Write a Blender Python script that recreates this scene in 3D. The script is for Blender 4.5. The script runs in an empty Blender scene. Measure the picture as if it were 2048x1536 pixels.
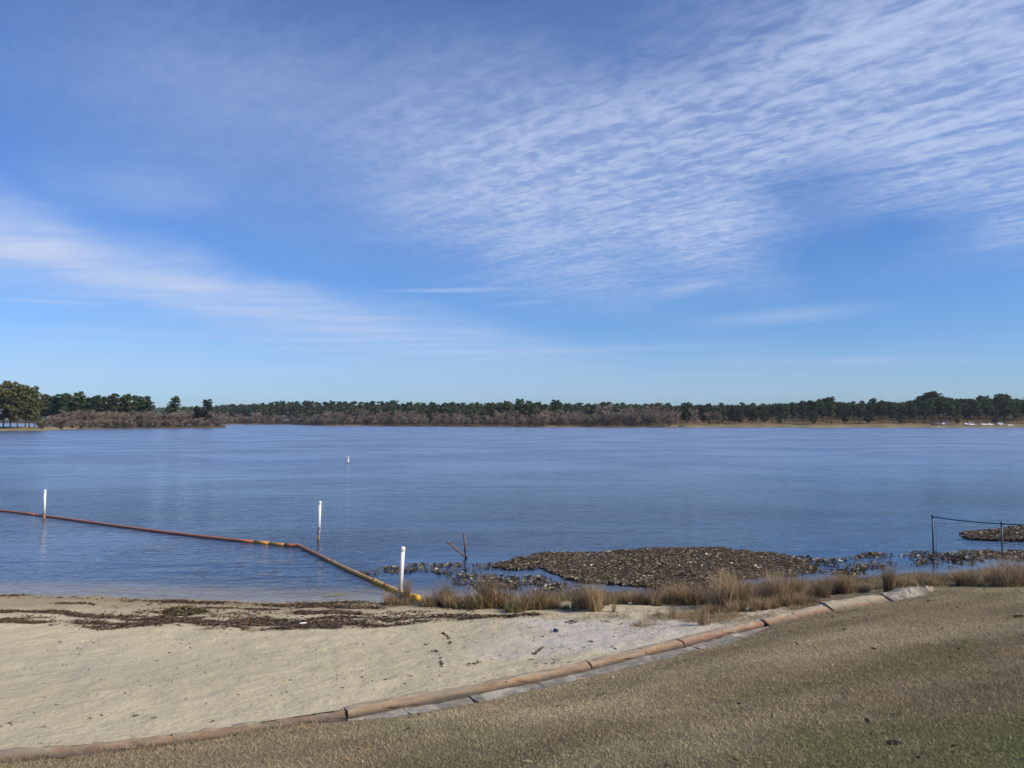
import bpy, math
import numpy as np
from mathutils import Vector, Matrix

RNG = np.random.default_rng(7)
SC = bpy.context.scene
COL = SC.collection
PI = math.pi

# ------------------------------------------------------------------ camera
CAM_H, FPX, CX, CY = 4.5, 1600.0, 1024.0, 768.0
HORIZON = 840.0
PITCH = math.atan((HORIZON - CY) / FPX)
cam_d = bpy.data.cameras.new('camera')
cam = bpy.data.objects.new('camera', cam_d)
COL.objects.link(cam)
cam.location = (0, 0, CAM_H)
cam.rotation_euler = (PI / 2 + PITCH, 0, 0)
cam_d.sensor_width = 36.0
cam_d.lens = 36.0 * FPX / 2048.0
cam_d.clip_start = 0.1
cam_d.clip_end = 12000
SC.camera = cam

# ------------------------------------------------------------------ light
SUN_EL, SUN_AZ = math.radians(36), math.radians(113)      # azimuth clockwise from the viewing direction
SKY_STRENGTH = 0.105
SUN_STRENGTH = 4.6
sun_d = bpy.data.lights.new('sun', 'SUN')
sun_d.energy = SUN_STRENGTH
sun_d.angle = math.radians(0.53)
sun_d.color = (1.0, 0.87, 0.68)
sun = bpy.data.objects.new('sun', sun_d)
COL.objects.link(sun)
to_sun = Vector((math.sin(SUN_AZ) * math.cos(SUN_EL), math.cos(SUN_AZ) * math.cos(SUN_EL), math.sin(SUN_EL)))
sun.rotation_euler = to_sun.to_track_quat('Z', 'Y').to_euler()
sun.location = (60, 20, 60)

SC.view_settings.view_transform = 'Standard'
SC.view_settings.look = 'None'
SC.view_settings.exposure = 0.0
SC.view_settings.gamma = 1.0
SC.view_settings.use_curve_mapping = False
SC.render.engine = 'CYCLES'
SC.cycles.max_bounces = 8
SC.cycles.transparent_max_bounces = 12
SC.cycles.caustics_reflective = False
SC.cycles.caustics_refractive = False


def pix_dir(px, py):
    x, u = (px - CX) / FPX, (CY - py) / FPX
    c, s = math.cos(PITCH), math.sin(PITCH)
    return Vector((x, c - u * s, s + u * c))


def ground(px, py, z=0.0):
    d = pix_dir(px, py)
    t = (z - CAM_H) / d.z
    return Vector((d.x * t, d.y * t, z))


def at_dist(px, py, dist):
    """Point seen at pixel (px, py) at depth dist (metres ahead)."""
    d = pix_dir(px, py)
    t = dist / d.y
    return Vector((d.x * t, dist, CAM_H + d.z * t))


class N:
    """Small node-tree writer."""
    def __init__(self, tree):
        self.t = tree
        self.n = tree.nodes
        self.l = tree.links

    def node(self, kind, **kw):
        n = self.n.new(kind)
        for k, v in kw.items():
            setattr(n, k, v)
        return n

    def put(self, sock, v):
        if isinstance(v, bpy.types.NodeSocket):
            self.l.new(v, sock)
        elif v is not None:
            if hasattr(sock.default_value, '__len__') and not hasattr(v, '__len__'):
                v = (v,) * len(sock.default_value)
            elif hasattr(sock.default_value, '__len__') and len(sock.default_value) == 4 and len(v) == 3:
                v = tuple(v) + (1.0,)
            sock.default_value = v

    def math(self, op, a, b=None, clamp=False):
        n = self.node('ShaderNodeMath', operation=op, use_clamp=clamp)
        self.put(n.inputs[0], a)
        if b is not None:
            self.put(n.inputs[1], b)
        return n.outputs[0]

    def vec(self, x=0.0, y=0.0, z=0.0):
        n = self.node('ShaderNodeCombineXYZ')
        for i, v in enumerate((x, y, z)):
            self.put(n.inputs[i], v)
        return n.outputs[0]

    def vmath(self, op, a, b=None):
        n = self.node('ShaderNodeVectorMath', operation=op)
        self.put(n.inputs[0], a)
        if b is not None:
            self.put(n.inputs[1], b)
        return n.outputs['Value'] if op in ('LENGTH', 'DOT_PRODUCT') else n.outputs[0]

    def noise(self, vec, scale, detail=4, rough=0.55, dist=0.0, dims='3D', color=False):
        n = self.node('ShaderNodeTexNoise', noise_dimensions=dims)
        if vec is not None:
            self.put(n.inputs['Vector'], vec)
        n.inputs['Scale'].default_value = scale
        n.inputs['Detail'].default_value = detail
        n.inputs['Roughness'].default_value = rough
        n.inputs['Distortion'].default_value = dist
        return n.outputs['Color'] if color else n.outputs['Fac']

    def remap(self, v, a, b, c=0.0, d=1.0, smooth=False):
        n = self.node('ShaderNodeMapRange')
        n.interpolation_type = 'SMOOTHSTEP' if smooth else 'LINEAR'
        n.clamp = True
        self.put(n.inputs['Value'], v)
        for nm, x in (('From Min', a), ('From Max', b), ('To Min', c), ('To Max', d)):
            self.put(n.inputs[nm], x)
        return n.outputs['Result']

    def mixc(self, f, a, b, mode='MIX'):
        n = self.node('ShaderNodeMix', data_type='RGBA', blend_type=mode)
        n.clamp_factor = True
        self.put(n.inputs[0], f)
        self.put(n.inputs[6], a)
        self.put(n.inputs[7], b)
        return n.outputs[2]

    def mapping(self, v, loc=(0, 0, 0), rot=(0, 0, 0), scale=(1, 1, 1), kind='POINT'):
        n = self.node('ShaderNodeMapping', vector_type=kind)
        self.put(n.inputs['Vector'], v)
        n.inputs['Location'].default_value = loc
        n.inputs['Rotation'].default_value = rot
        n.inputs['Scale'].default_value = scale
        return n.outputs[0]


# ------------------------------------------------------------------ sky
def build_world():
    w = bpy.data.worlds.new('World')
    SC.world = w
    w.use_nodes = True
    t = N(w.node_tree)
    t.n.clear()
    out = t.node('ShaderNodeOutputWorld')
    bg = t.node('ShaderNodeBackground')
    bg.inputs['Strength'].default_value = SKY_STRENGTH
    t.l.new(bg.outputs[0], out.inputs[0])
    sky = t.node('ShaderNodeTexSky')
    sky.sky_type = 'NISHITA'
    sky.sun_disc = False
    sky.sun_elevation = SUN_EL
    sky.sun_rotation = SUN_AZ
    sky.altitude = 60
    sky.air_density = 1.0
    sky.dust_density = 0.35
    sky.ozone_density = 2.2
    # the winter air of the photograph is bluer than the model's
    skyc = t.vmath('MULTIPLY', sky.outputs[0], (0.54, 0.81, 1.28))

    tc = t.node('ShaderNodeTexCoord')
    sep = t.node('ShaderNodeSeparateXYZ')
    t.l.new(tc.outputs['Generated'], sep.inputs[0])
    x, y, z = sep.outputs
    az = t.math('ARCTAN2', x, y)
    el = t.math('ARCSINE', z)
    zz = t.math('MAXIMUM', z, 0.03)
    u = t.math('DIVIDE', x, zz)
    v = t.math('DIVIDE', y, zz)
    uv = t.vec(u, v, 0.0)
    # a runs along the cloud rows, b across them
    rowm = t.mapping(uv, rot=(0, 0, math.atan2(0.75, 0.66)))
    # slow wander so that no edge follows a clean curve
    wn = t.noise(t.vec(t.math('MULTIPLY', az, 1.0), t.math('MULTIPLY', el, 2.2), 0.0), 5.0, 5, 0.6, color=True)
    wn = t.vmath('SUBTRACT', wn, (0.5, 0.5, 0.5))
    ang = t.vmath('ADD', t.vec(az, el, 0.0), t.vmath('MULTIPLY', wn, (0.16, 0.07, 0.0)))
    ang_fine = t.vmath('ADD', t.vec(az, el, 0.0), t.vmath('MULTIPLY', wn, (0.03, 0.006, 0.0)))

    def blob(px, py, rx, ry, deg, amp, fine=False, p=1.0):
        d = pix_dir(px, py).normalized()
        ca = math.atan2(d.x, d.y)
        ce = math.asin(d.z)
        sx = math.cos(ca) ** 1.5
        m = t.mapping(ang_fine if fine else ang, (ca, ce, 0), (0, 0, math.radians(deg)), (rx / FPX * sx, ry / FPX, 1), 'TEXTURE')
        ln = t.vmath('LENGTH', m)
        return t.remap(ln, 0.0, 1.0, amp, 0.0, smooth=True)

    def total(lst, fine=False):
        acc = None
        for b in lst:
            o = blob(*b, fine=fine)
            acc = o if acc is None else t.math('ADD', acc, o)
        return acc

    rippled = total([
        (1700, 150, 860, 340, 17, 1.1), (1130, 320, 560, 290, -8, 0.70), (2020, 300, 520, 210, 15, 0.85),
        (1400, 450, 330, 150, -30, 0.62), (980, 430, 420, 220, -20, 0.46), (1180, 560, 330, 90, -14, 0.34),
        (2060, 470, 190, 60, 10, 0.35), (2300, 60, 700, 500, 10, 0.7), (640, 260, 900, 300, -6, 0.16), (560, 120, 800, 200, 6, 0.08),
    ])
    hole = total([(1640, 375, 260, 75, 8, 0.42), (1740, 470, 360, 80, 5, 0.42), (850, 345, 120, 26, -10, 0.3), (1130, 395, 70, 30, -40, 0.35)])
    smooth_veil = total([
        (640, 250, 1000, 330, -6, 0.26), (1150, 20, 560, 240, 0, 0.1), (380, 575, 740, 92, -16, 0.78), (120, 520, 560, 120, -17, 0.32),
        (-40, 470, 460, 130, -17, 0.46), (830, 660, 520, 80, -10, 0.52), (270, 365, 260, 75, 2, 0.28),
        (60, 715, 900, 100, 0, 0.32), (1000, 775, 1700, 120, 0, 0.42), (1350, 575, 130, 26, 8, 0.34),
        (-500, 330, 700, 200, -12, 0.3),
    ])
    trails = total([(905, 580, 200, 7, 1.7, 0.42), (95, 604, 150, 6, 1.0, 0.32), (1560, 633, 280, 24, 3.2, 0.32),
                    (1050, 606, 90, 7, 4, 0.16), (1380, 572, 90, 9, 8, 0.28), (300, 668, 420, 12, 0.5, 0.20),
                    (1100, 702, 560, 13, 1.0, 0.20), (1720, 722, 520, 13, -0.8, 0.18), (620, 742, 600, 12, 0.0, 0.16), (200, 590, 300, 10, 2.0, 0.14)], fine=True)
    # the sheet and veil go on outside the frame the same way
    far_n = t.noise(t.vec(az, t.math('MULTIPLY', el, 2.0), 3.0), 2.3, 3, 0.5)
    general = t.remap(far_n, 0.45, 0.75, 0.0, 0.35, smooth=True)
    front = t.remap(y, 0.2, 0.7, 1.0, 0.0, smooth=True)
    general = t.math('MULTIPLY', general, front)

    rows = t.noise(t.mapping(rowm, scale=(1.1, 6.5, 1)), 1.0, 5, 0.55, 0.8)
    puffs = t.noise(t.mapping(rowm, scale=(11.0, 16.0, 1)), 1.0, 3, 0.5, 0.6)
    fine = t.noise(t.mapping(rowm, scale=(26.0, 34.0, 1)), 1.0, 2, 0.5)
    big = t.noise(uv, 1.1, 5, 0.6)
    tex = t.math('ADD', t.math('MULTIPLY', rows, 0.46), t.math('MULTIPLY', puffs, 0.44))
    tex = t.math('ADD', tex, t.math('MULTIPLY', fine, 0.12))
    tex = t.math('ADD', tex, t.math('MULTIPLY', t.math('SUBTRACT', big, 0.5), 0.35))
    tex = t.remap(tex, 0.36, 0.66, 0.0, 1.0, smooth=True)
    rmask = t.math('SUBTRACT', t.math('MINIMUM', rippled, 1.05), hole, clamp=True)
    d1 = t.math('MULTIPLY', rmask, t.math('MULTIPLY', tex, 0.66))
    d1 = t.math('ADD', d1, t.math('MULTIPLY', rmask, 0.36))
    streak = t.noise(t.mapping(uv, rot=(0, 0, 0.35), scale=(0.55, 1.6, 1)), 1.0, 6, 0.6, 0.6)
    streak = t.remap(streak, 0.28, 0.72, 0.55, 1.28)
    d2 = t.math('MULTIPLY', t.math('ADD', smooth_veil, general), streak)
    inv = t.math('SUBTRACT', 1.0, t.math('MULTIPLY', d1, 0.80), clamp=True)
    inv = t.math('MULTIPLY', inv, t.math('SUBTRACT', 1.0, t.math('MULTIPLY', d2, 0.8), clamp=True))
    inv = t.math('MULTIPLY', inv, t.math('SUBTRACT', 1.0, trails, clamp=True))
    dens = t.math('SUBTRACT', 1.0, inv, clamp=True)
    dens = t.math('MULTIPLY', dens, t.remap(el, 0.0, 0.03, 0.0, 1.0))
    k = 1.0 / SKY_STRENGTH
    cloud = (0.53 * k, 0.63 * k, 0.87 * k)
    t.put(bg.inputs['Color'], t.mixc(dens, skyc, cloud))


build_world()


# ------------------------------------------------------------------ helpers
def tag(o, label=None, cat=None, group=None, kind=None):
    if label:
        o['label'] = label
    if cat:
        o['category'] = cat
    if group:
        o['group'] = group
    if kind:
        o['kind'] = kind
    return o


def np_mesh(name, v, polys, mat=None, col=None, smooth=False, attrs=None):
    """polys: (n,3) or (n,4) int array, or a list of tuples."""
    me = bpy.data.meshes.new(name)
    v = np.asarray(v, dtype=np.float32).reshape(-1, 3)
    if isinstance(polys, np.ndarray):
        n, k = polys.shape
        me.vertices.add(len(v))
        me.vertices.foreach_set('co', v.ravel())
        me.loops.add(n * k)
        me.loops.foreach_set('vertex_index', polys.astype(np.int32).ravel())
        me.polygons.add(n)
        me.polygons.foreach_set('loop_start', np.arange(0, n * k, k, dtype=np.int32))
        me.update(calc_edges=True)
    else:
        me.from_pydata([tuple(map(float, p)) for p in v], [], [tuple(int(i) for i in p) for p in polys])
        me.update()
    if col is not None:
        a = me.attributes.new('Col', 'FLOAT_COLOR', 'POINT')
        c = np.ones((len(v), 4), dtype=np.float32)
        c[:, :3] = col
        a.data.foreach_set('color', c.ravel())
    for nm, arr in (attrs or {}).items():
        a = me.attributes.new(nm, 'FLOAT', 'POINT')
        a.data.foreach_set('value', np.asarray(arr, dtype=np.float32).ravel())
    if smooth:
        me.polygons.foreach_set('use_smooth', np.ones(len(me.polygons), dtype=bool))
    if mat:
        me.materials.append(mat)
    return me


def obj(name, me, parent=None, loc=None):
    o = bpy.data.objects.new(name, me)
    COL.objects.link(o)
    if parent is not None:
        o.parent = parent
    if loc is not None:
        o.location = loc
    return o


def part(name, v, f, mat, parent, col=None, smooth=False):
    """A child built from world coordinates (parents carry a location only)."""
    v = np.asarray(v, dtype=np.float64).reshape(-1, 3) - np.array(parent.location)
    return obj(name, np_mesh(name, v, f, mat, col, smooth), parent)


def empty(name, loc, label, cat, group=None):
    o = bpy.data.objects.new(name, None)
    COL.objects.link(o)
    o.location = loc
    o.empty_display_size = 0.3
    return tag(o, label, cat, group)


class MB:
    def __init__(self):
        self.v, self.f, self.c = [], [], []

    def add(self, v, f, c=None):
        b = len(self.v)
        self.v += [tuple(p) for p in v]
        self.f += [tuple(i + b for i in p) for p in f]
        if c is not None:
            self.c += [c] * len(v)

    def tube(self, pts, rad, sides=10, caps=True, c=None):
        pts = [Vector(p) for p in pts]
        if not hasattr(rad, '__len__'):
            rad = [rad] * len(pts)
        v, f = [], []
        up = Vector((0, 0, 1))
        t0 = (pts[1] - pts[0]).normalized()
        a = t0.cross(up)
        if a.length < 0.05:
            a = t0.cross(Vector((0, 1, 0)))
        a.normalize()
        for i, p in enumerate(pts):
            tt = (pts[min(i + 1, len(pts) - 1)] - pts[max(i - 1, 0)])
            tt = tt.normalized() if tt.length > 1e-9 else t0
            a = (a - tt * a.dot(tt)).normalized()
            b = tt.cross(a)
            for k in range(sides):
                th = 2 * PI * k / sides
                v.append(p + (a * math.cos(th) + b * math.sin(th)) * rad[i])
        for i in range(len(pts) - 1):
            for k in range(sides):
                k2 = (k + 1) % sides
                f.append((i * sides + k, i * sides + k2, (i + 1) * sides + k2, (i + 1) * sides + k))
        if caps:
            f.append(tuple(range(sides))[::-1])
            f.append(tuple((len(pts) - 1) * sides + k for k in range(sides)))
        self.add(v, f, c)

    def box(self, lo, hi, c=None):
        x0, y0, z0 = lo
        x1, y1, z1 = hi
        v = [(x0, y0, z0), (x1, y0, z0), (x1, y1, z0), (x0, y1, z0), (x0, y0, z1), (x1, y0, z1), (x1, y1, z1), (x0, y1, z1)]
        f = [(0, 3, 2, 1), (4, 5, 6, 7), (0, 1, 5, 4), (1, 2, 6, 5), (2, 3, 7, 6), (3, 0, 4, 7)]
        self.add(v, f, c)

    def mesh(self, name, mat, smooth=False):
        return np_mesh(name, np.array(self.v), self.f, mat, np.array(self.c) if self.c else None, smooth)

    def part(self, name, mat, parent, smooth=False):
        return part(name, np.array(self.v), self.f, mat, parent, np.array(self.c) if self.c else None, smooth)


def vnoise(x, y, scale, seed=0):
    """Value noise in [0,1] on arrays."""
    r = np.random.default_rng(1000 + seed)
    g = r.random((256, 256))
    xs, ys = np.asarray(x) * scale + 1000.37, np.asarray(y) * scale + 1000.71
    xi, yi = np.floor(xs).astype(int), np.floor(ys).astype(int)
    fx, fy = xs - xi, ys - yi
    fx, fy = fx * fx * (3 - 2 * fx), fy * fy * (3 - 2 * fy)
    a, b = g[xi % 256, yi % 256], g[(xi + 1) % 256, yi % 256]
    c, d = g[xi % 256, (yi + 1) % 256], g[(xi + 1) % 256, (yi + 1) % 256]
    return (a * (1 - fx) + b * fx) * (1 - fy) + (c * (1 - fx) + d * fx) * fy


def fnoise(x, y, scale, oct=4, seed=0):
    s, amp, tot = 0, 1.0, 0
    for i in range(oct):
        s = s + amp * vnoise(x, y, scale * 2 ** i, seed + i * 17)
        tot += amp
        amp *= 0.5
    return s / tot


# ------------------------------------------------------------------ materials
ZC = 0.75          # height of the curb line above the water
def new_mat(name):
    m = bpy.data.materials.new(name)
    m.use_nodes = True
    t = N(m.node_tree)
    t.n.clear()
    out = t.node('ShaderNodeOutputMaterial')
    return m, t, out


def attr_col(t, name='Col'):
    n = t.node('ShaderNodeAttribute', attribute_name=name)
    return n.outputs['Color']


def principled(t, out, col, rough=0.8, spec=0.3, metal=0.0, normal=None):
    b = t.node('ShaderNodeBsdfPrincipled')
    t.put(b.inputs['Base Color'], col)
    t.put(b.inputs['Roughness'], rough)
    b.inputs['Specular IOR Level'].default_value = spec
    b.inputs['Metallic'].default_value = metal
    if normal is not None:
        t.l.new(normal, b.inputs['Normal'])
    t.l.new(b.outputs[0], out.inputs[0])
    return b


def bump(t, h, dist, strength=1.0):
    b = t.node('ShaderNodeBump')
    b.inputs['Distance'].default_value = dist
    b.inputs['Strength'].default_value = strength
    t.l.new(h, b.inputs['Height'])
    return b.outputs[0]


def position(t):
    return t.node('ShaderNodeNewGeometry').outputs['Position']


def sand_mat():
    m, t, out = new_mat('sand')
    p = position(t)
    c = attr_col(t)
    n1 = t.noise(p, 2.2, 6, 0.6)
    n2 = t.noise(p, 38.0, 4, 0.7)
    c = t.mixc(t.remap(n1, 0.3, 0.7, 0.0, 0.22), c, (0.25, 0.205, 0.13))
    c = t.mixc(t.remap(n2, 0.62, 0.78, 0.0, 0.6), c, (0.10, 0.075, 0.045))
    c = t.mixc(t.remap(n2, 0.2, 0.4, 0.22, 0.0), c, (0.62, 0.56, 0.45))
    h = t.math('ADD', t.noise(p, 7.0, 6, 0.65), t.math('MULTIPLY', n2, 0.25))
    principled(t, out, c, 0.95, 0.1, normal=bump(t, h, 0.06, 0.8))
    return m


def soil_mat():
    m, t, out = new_mat('lawn_thatch')
    p = position(t)
    c = attr_col(t)
    n2 = t.noise(p, 45.0, 4, 0.7)
    n3 = t.noise(p, 1.3, 4, 0.6)
    c = t.mixc(t.remap(n2, 0.35, 0.65, 0.55, 0.0), c, (0.045, 0.035, 0.02))
    c = t.mixc(t.remap(n2, 0.6, 0.75, 0.0, 0.5), c, (0.38, 0.31, 0.2))
    c = t.mixc(t.remap(n3, 0.4, 0.7, 0.0, 0.25), c, (0.15, 0.105, 0.055))
    principled(t, out, c, 1.0, 0.05, normal=bump(t, n2, 0.04, 0.8))
    return m


def leaf_mat(name, trans=0.3, rough=0.7, spec=0.2, vary=0.0, hue=1.0):
    m, t, out = new_mat(name)
    c = attr_col(t)
    if vary:
        r = t.node('ShaderNodeObjectInfo').outputs['Random']
        hs = t.node('ShaderNodeHueSaturation')
        t.put(hs.inputs['Hue'], t.remap(r, 0, 1, 0.5 - 0.035 * hue, 0.5 + 0.02 * hue))
        t.put(hs.inputs['Value'], t.remap(t.math('FRACT', t.math('MULTIPLY', r, 7.31)), 0, 1, 1 - 0.35 * vary, 1 + 0.35 * vary))
        t.l.new(c, hs.inputs['Color'])
        c = hs.outputs[0]
    b = t.node('ShaderNodeBsdfPrincipled')
    t.put(b.inputs['Base Color'], c)
    b.inputs['Roughness'].default_value = rough
    b.inputs['Specular IOR Level'].default_value = spec
    tr = t.node('ShaderNodeBsdfTranslucent')
    t.put(tr.inputs['Color'], c)
    mx = t.node('ShaderNodeMixShader')
    mx.inputs[0].default_value = trans
    t.l.new(b.outputs[0], mx.inputs[1])
    t.l.new(tr.outputs[0], mx.inputs[2])
    t.l.new(mx.outputs[0], out.inputs[0])
    return m


def simple_mat(name, base, rough=0.6, spec=0.4, metal=0.0, dirt=None, scale=8.0, lo=0.5, hi=0.75, amt=0.8):
    m, t, out = new_mat(name)
    p = position(t)
    c = base
    n = t.noise(p, scale, 6, 0.65)
    if dirt:
        c = t.mixc(t.remap(n, lo, hi, 0.0, amt), base, dirt)
    principled(t, out, c, rough, spec, metal, normal=bump(t, t.noise(p, scale * 6, 4, 0.6), 0.004, 0.5))
    return m


def concrete_mat(name, base, second, third, lo=0.42, hi=0.6, height_tint=True):
    m, t, out = new_mat(name)
    p = position(t)
    n1 = t.noise(p, 1.7, 6, 0.65)
    n2 = t.noise(p, 14.0, 6, 0.7)
    n3 = t.noise(p, 60.0, 3, 0.6)
    c = t.mixc(t.remap(n1, lo, hi, 0.0, 1.0), base, second)
    c = t.mixc(t.remap(n2, 0.48, 0.66, 0.0, 0.8), c, third)
    if not height_tint:
        c = t.mixc(t.remap(n1, 0.52, 0.62, 0.0, 0.8), c, (0.48, 0.44, 0.36))      # blown sand lying on the slabs
    if height_tint:
        # colour darkens towards the foot of the curb, its edge broken by noise
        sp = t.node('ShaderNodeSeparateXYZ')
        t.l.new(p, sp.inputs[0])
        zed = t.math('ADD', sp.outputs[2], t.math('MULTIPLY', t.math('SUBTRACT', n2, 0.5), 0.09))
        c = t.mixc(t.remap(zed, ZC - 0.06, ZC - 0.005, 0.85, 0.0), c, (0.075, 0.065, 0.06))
        # sand and lichen over the back edge
        c = t.mixc(t.remap(zed, ZC - 0.01, ZC + 0.025, 0.0, 0.85), c, (0.37, 0.33, 0.25))
    c = t.mixc(t.remap(n3, 0.3, 0.45, 0.3, 0.0), c, (0.12, 0.1, 0.08))
    h = t.math('ADD', n2, t.math('MULTIPLY', n3, 0.4))
    principled(t, out, c, 0.9, 0.2, normal=bump(t, h, 0.02, 0.7))
    return m


def water_mat():
    m, t, out = new_mat('lake_water')
    p = position(t)
    pv = t.mapping(p, rot=(0, 0, 0.25), scale=(0.55, 1.0, 1.0))
    patch = t.noise(t.mapping(p, scale=(0.045, 0.07, 1.0)), 1.0, 4, 0.55, 0.6)
    calm = t.node('ShaderNodeAttribute', attribute_name='calm').outputs['Fac']
    amp = t.remap(patch, 0.36, 0.64, 0.55, 1.1, smooth=True)
    amp = t.math('MULTIPLY', amp, t.math('SUBTRACT', 1.0, t.math('MULTIPLY', calm, 0.72)))
    chop = t.node('ShaderNodeAttribute', attribute_name='chop').outputs['Fac']
    amp = t.math('MULTIPLY', amp, t.math('ADD', 1.0, t.math('MULTIPLY', chop, 0.45)))
    w1 = t.noise(pv, 3.2, 3, 0.55, 0.4)
    w2 = t.noise(t.mapping(p, rot=(0, 0, -0.5), scale=(0.7, 1.0, 1.0)), 8.0, 2, 0.5, 0.3)
    w0 = t.noise(t.mapping(p, rot=(0, 0, 0.1), scale=(0.35, 1.0, 1.0)), 0.9, 2, 0.5)
    h = t.math('ADD', t.math('MULTIPLY', w1, 1.0), t.math('MULTIPLY', w2, 0.3))
    h = t.math('ADD', h, t.math('MULTIPLY', w0, 2.2))
    h = t.math('MULTIPLY', h, amp)
    nb = bump(t, h, 0.05, 1.0)
    fr = t.node('ShaderNodeFresnel')
    back = t.node('ShaderNodeNewGeometry').outputs['Backfacing']      # light that comes up from below leaves as it came in
    t.put(fr.inputs['IOR'], t.remap(back, 0.0, 1.0, 1.333, 0.75))
    t.l.new(nb, fr.inputs['Normal'])
    gl = t.node('ShaderNodeBsdfGlossy')
    gl.inputs['Color'].default_value = (1.0, 1.0, 1.0, 1)
    gl.distribution = 'MULTI_GGX'
    t.put(gl.inputs['Roughness'], t.remap(chop, 0.0, 1.0, 0.08, 0.25))
    t.l.new(nb, gl.inputs['Normal'])
    deep = t.node('ShaderNodeBsdfDiffuse')
    deep.inputs['Color'].default_value = (0.020, 0.044, 0.095, 1)
    clear = t.node('ShaderNodeBsdfTransparent')
    opac = t.node('ShaderNodeAttribute', attribute_name='opacity').outputs['Fac']
    t.put(clear.inputs['Color'], t.mixc(opac, (0.92, 0.88, 0.78), (0.5, 0.36, 0.18)))
    body = t.node('ShaderNodeMixShader')
    t.l.new(opac, body.inputs[0])
    t.l.new(clear.outputs[0], body.inputs[1])
    t.l.new(deep.outputs[0], body.inputs[2])
    mx = t.node('ShaderNodeMixShader')
    t.l.new(fr.outputs[0], mx.inputs[0])
    t.l.new(body.outputs[0], mx.inputs[1])
    t.l.new(gl.outputs[0], mx.inputs[2])
    t.l.new(mx.outputs[0], out.inputs[0])
    return m


def far_ground_mat():
    m, t, out = new_mat('far_meadow')
    p = position(t)
    c = attr_col(t)
    n = t.noise(p, 0.12, 6, 0.65)
    c = t.mixc(t.remap(n, 0.4, 0.65, 0.0, 0.45), c, (0.12, 0.095, 0.045))
    principled(t, out, c, 1.0, 0.05)
    return m


M = {
    'sand': sand_mat(), 'soil': soil_mat(), 'water': water_mat(), 'far': far_ground_mat(),
    'grass': leaf_mat('dormant_grass', 0.3, 0.75, 0.15),
    'reed': leaf_mat('dry_reed', 0.35, 0.7, 0.2, 0.95, 0.15),
    'pine': leaf_mat('pine_needles', 0.22, 0.6, 0.25, 1.0),
    'twig': leaf_mat('bare_twigs', 0.1, 0.85, 0.1, 0.6, 0.4),
    'wood': leaf_mat('far_wood_leaves', 0.2, 0.7, 0.2, 0.0),
    'lily': leaf_mat('withered_lily_leaf', 0.2, 0.45, 0.45),
    'wrack': leaf_mat('water_weed_wrack', 0.08, 0.85, 0.15),
    'bark': simple_mat('bark', (0.11, 0.075, 0.055), 0.95, 0.1, dirt=(0.05, 0.035, 0.028), scale=1.2),
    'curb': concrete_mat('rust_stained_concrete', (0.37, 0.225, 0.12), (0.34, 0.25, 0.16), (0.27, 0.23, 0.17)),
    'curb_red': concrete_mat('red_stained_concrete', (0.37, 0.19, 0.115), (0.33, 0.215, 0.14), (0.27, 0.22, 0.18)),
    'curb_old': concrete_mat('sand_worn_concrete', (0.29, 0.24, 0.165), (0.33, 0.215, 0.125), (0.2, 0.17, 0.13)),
    'slab': concrete_mat('grey_concrete', (0.27, 0.255, 0.215), (0.22, 0.21, 0.18), (0.14, 0.13, 0.115), height_tint=False),
    'pvc': simple_mat('white_pvc', (0.78, 0.79, 0.77), 0.4, 0.45, dirt=(0.55, 0.53, 0.45), scale=5.0, lo=0.58, hi=0.8, amt=0.5),
    'stain': simple_mat('waterline_stain', (0.30, 0.17, 0.09), 0.8, 0.2, dirt=(0.15, 0.1, 0.06)),
    'rust': simple_mat('rust_brown_pipe', (0.50, 0.19, 0.085), 0.55, 0.35, dirt=(0.28, 0.11, 0.06), scale=2.0, lo=0.45, hi=0.75, amt=0.5),
    'orange': simple_mat('orange_pipe', (0.68, 0.34, 0.07), 0.5, 0.4, dirt=(0.40, 0.17, 0.06), scale=2.0, lo=0.5, hi=0.75, amt=0.5),
    'yellow': simple_mat('yellow_pipe', (0.90, 0.50, 0.05), 0.45, 0.45, dirt=(0.6, 0.32, 0.05), scale=5.0, lo=0.62, hi=0.8),
    'old_rust': simple_mat('weathered_iron', (0.21, 0.12, 0.09), 0.8, 0.25, dirt=(0.36, 0.27, 0.22), scale=9.0),
    'galv': simple_mat('dark_galvanised_steel', (0.10, 0.12, 0.16), 0.5, 0.4, 0.4, dirt=(0.05, 0.05, 0.06), scale=12.0),
    'car_white': simple_mat('white_car_paint', (0.82, 0.83, 0.84), 0.25, 0.6),
    'car_grey': simple_mat('grey_car_paint', (0.20, 0.21, 0.22), 0.3, 0.6),
    'car_red': simple_mat('maroon_car_paint', (0.16, 0.03, 0.035), 0.3, 0.6),
    'glass': simple_mat('car_glass', (0.015, 0.018, 0.02), 0.08, 0.8),
    'tyre': simple_mat('tyre_rubber', (0.02, 0.02, 0.02), 0.9, 0.2),
    'teal': simple_mat('teal_hull_paint', (0.03, 0.22, 0.20), 0.5, 0.4),
    'dark': simple_mat('dark_weed', (0.03, 0.025, 0.02), 0.9, 0.1),
    'paper': simple_mat('white_litter', (0.75, 0.74, 0.7), 0.7, 0.3),
    'blue': simple_mat('dark_blue_plastic', (0.02, 0.03, 0.09), 0.5, 0.4),
}

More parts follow.
